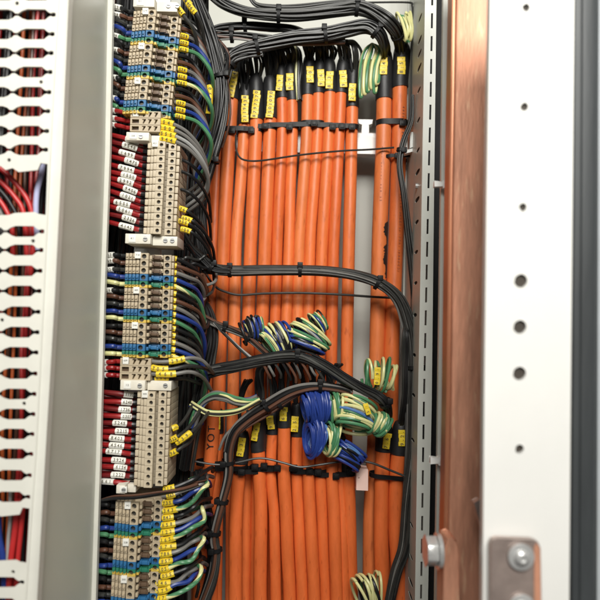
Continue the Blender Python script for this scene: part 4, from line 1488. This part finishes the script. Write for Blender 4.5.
# notched tip by the panel edge
bm = NB()
plate(bm, [(474, 503), (480, 500), (484, 507), (487, 522), (489, 536), (484, 532), (479, 520)], [circle_px(481.3, 509.5, 1.5, 10)],
      lambda x, y: P(x, y, .385), Vector((0, .006, 0)))
bevel_all(bm, .0004, 50)
solo('notched_tab', bm, M['tinned'], 'small pale notched metal tab between the busbar and the panel near the bottom', 'tab')

# ------------------------------------------------------------------ white perforated panel, right
panel = thing('cabinet_upright', 'white enamelled vertical panel with a column of round holes at right', 'panel', P(530, 610, .34))
PL = [(0, 490), (200, 486.5), (400, 484), (600, 482.5)]
PR = [(0, 574), (300, 571.5), (500, 569.5), (600, 569)]
holes = [(525.5, 7.5, 3.9), (524, 106.5, 4.0), (522.3, 207, 4.0), (520.5, 280.5, 6.6), (519.6, 326.5, 6.6), (519.2, 373, 6.6), (519.2, 448.5, 4.4)]
bm = NB()
plate(bm, [(lx(y, PL), y) for y in yy] + [(lx(y, PR), y) for y in reversed(yy)], [circle_px(x, y, r, 28) for x, y, r in holes],
      lambda x, y: P(x, y, .34), Vector((0, .0012, 0)))
bm.edges.ensure_lookup_table()
bmesh.ops.remove_doubles(bm, verts=bm.verts, dist=1e-7)
es = [e for e in bm.edges if len(e.link_faces) == 2 and e.calc_face_angle(0) > .8
      and all(abs(v.co.y - .34) < 1e-4 for v in e.verts)]
bmesh.ops.bevel(bm, geom=es, offset=.0004, segments=2, affect='EDGES', profile=.5)
part('face', bm, M['white'], panel, smooth=False)
for side, pts in (('l', PL), ('r', PR)):
    bm = NB()
    o = .3 if side == 'l' else -.3
    i2 = 2.4 if side == 'l' else -2.4
    plate(bm, [(lx(y, pts) + o, y) for y in yy] + [(lx(y, pts) + i2, y) for y in reversed(yy)], [], lambda x, y: P(x, y, .3422),
          Vector((0, .006, 0)))
    part('folded_edge', bm, M['white'], panel, smooth=False)
bm = NB()
plate(bm, [(lx(y, PL) + 4, y) for y in yy] + [(lx(y, PR) - 4, y) for y in reversed(yy)], [], lambda x, y: P(x, y, .3414), Vector((0, .0006, 0)))
part('rear_skin', bm, M['hole_brown'], panel, smooth=False)
# rubber gasket
bm = NB()
gl = [P(586, -60, .345), P(584.5, 300, .345), P(583, 660, .345)]
prof = [(-13.5, .006), (-13.0, .001), (-11.5, -.001), (-6, -.0015), (-5, -.0005), (-4, -.0015), (4, -.0022), (9, -.0015), (11.5, 0), (12.6, .004), (12.6, .012), (-13.5, .012)]
rows = [[bm.verts.new((p.x + a * pxs(.345), p.y + b, p.z)) for a, b in prof] for p in gl]
for i in range(2):
    for k in range(len(prof)):
        bm.faces.new((rows[i][k], rows[i][(k + 1) % len(prof)], rows[i + 1][(k + 1) % len(prof)], rows[i + 1][k]))
bm.faces.new(rows[0])
bm.faces.new(rows[-1])
solo('rubber_gasket', bm, M['rubber'], 'dark grey rubber sealing strip running down right of the white panel', 'gasket', sharp=25)
bm = NB()
px_prism(bm, [(599, -60), (680, -60), (678, 660), (597, 660)], .349, .02)
solo('outer_frame', bm, M['bluegrey'], 'pale grey outer door frame at the far right edge beyond the rubber strip', 'frame', smooth=False)

# bracket at the bottom of the panel
br = thing('bracket_plate', 'tarnished copper bracket plate screwed over the foot of the white panel', 'bracket', P(515, 610, .333))
bm = NB()
plate(bm, [(491, 640), (491, 545), (493, 540), (497, 538.5), (533, 540), (538, 542), (540.5, 548), (542, 640)], [], lambda x, y: P(x, y, .333), Vector((0, .0045, 0)))
bevel_all(bm, .0009, 35, 3)
part('plate', bm, M['tinned'], br)
bm = NB()
plate(bm, [(534.5, 640), (534.5, 547), (537, 543.2), (540, 548.5), (541.5, 640)], [], lambda x, y: P(x, y, .3322), Vector((0, .0006, 0)))
part('bright_edge', bm, M['copper'], br, 'bright orange copper edge')
for (x, y) in ((520.7, 556.5), (521.5, 607)):
    c = P(x, y, .3325)
    bm = NB()
    k = pxs(.333)
    cyl(bm, c, c + Vector((0, -.0014, 0)), 13 * k, 28)
    bevel_all(bm, .0005, 50)
    w = part('washer', bm, M['steel'], br)
    bm = NB()
    rg = []
    for rr, yy_ in ((7.6, -.0014), (7.4, -.0026), (6.0, -.0036), (3.4, -.0040), (3.0, -.0030)):
        rg.append([bm.verts.new(c + Vector((rr * k * math.cos(2 * PI * q / 24), yy_, rr * k * math.sin(2 * PI * q / 24)))) for q in range(24)])
    for a in range(len(rg) - 1):
        for q in range(24):
            bm.faces.new((rg[a][q], rg[a][(q + 1) % 24], rg[a + 1][(q + 1) % 24], rg[a + 1][q]))
    bm.faces.new(rg[-1])
    part('screw', bm, M['steel'], br)

# ------------------------------------------------------------------ light
w = bpy.data.worlds.new('World')
scene.world = w
w.use_nodes = True
w.node_tree.nodes['Background'].inputs['Color'].default_value = (1.0, .98, .94, 1)
w.node_tree.nodes['Background'].inputs['Strength'].default_value = .07


def area(name, loc, target, size, power, col):
    ld = bpy.data.lights.new(name, 'AREA')
    ld.shape = 'RECTANGLE'
    ld.size, ld.size_y = size
    ld.energy = power
    ld.color = col
    o = bpy.data.objects.new(name, ld)
    COL.objects.link(o)
    o.location = loc
    o.rotation_euler = (Vector(target) - Vector(loc)).to_track_quat('-Z', 'Y').to_euler()
    return o


area('ceiling_lamp', (.10, -.85, .80), (.02, .55, -.08), (.9, .6), 26.0, (1.0, .98, .925))
area('inspection_lamp', (.03, -.03, .42), (.03, .60, .02), (.32, .16), 2.15, (1.0, .98, .925))  # added unseen lamp, set close for falloff downwards and light on the copper

scene.view_settings.view_transform = 'Standard'
scene.view_settings.look = 'None'
scene.view_settings.exposure = 0
scene.view_settings.gamma = 1
scene.render.engine = 'CYCLES'
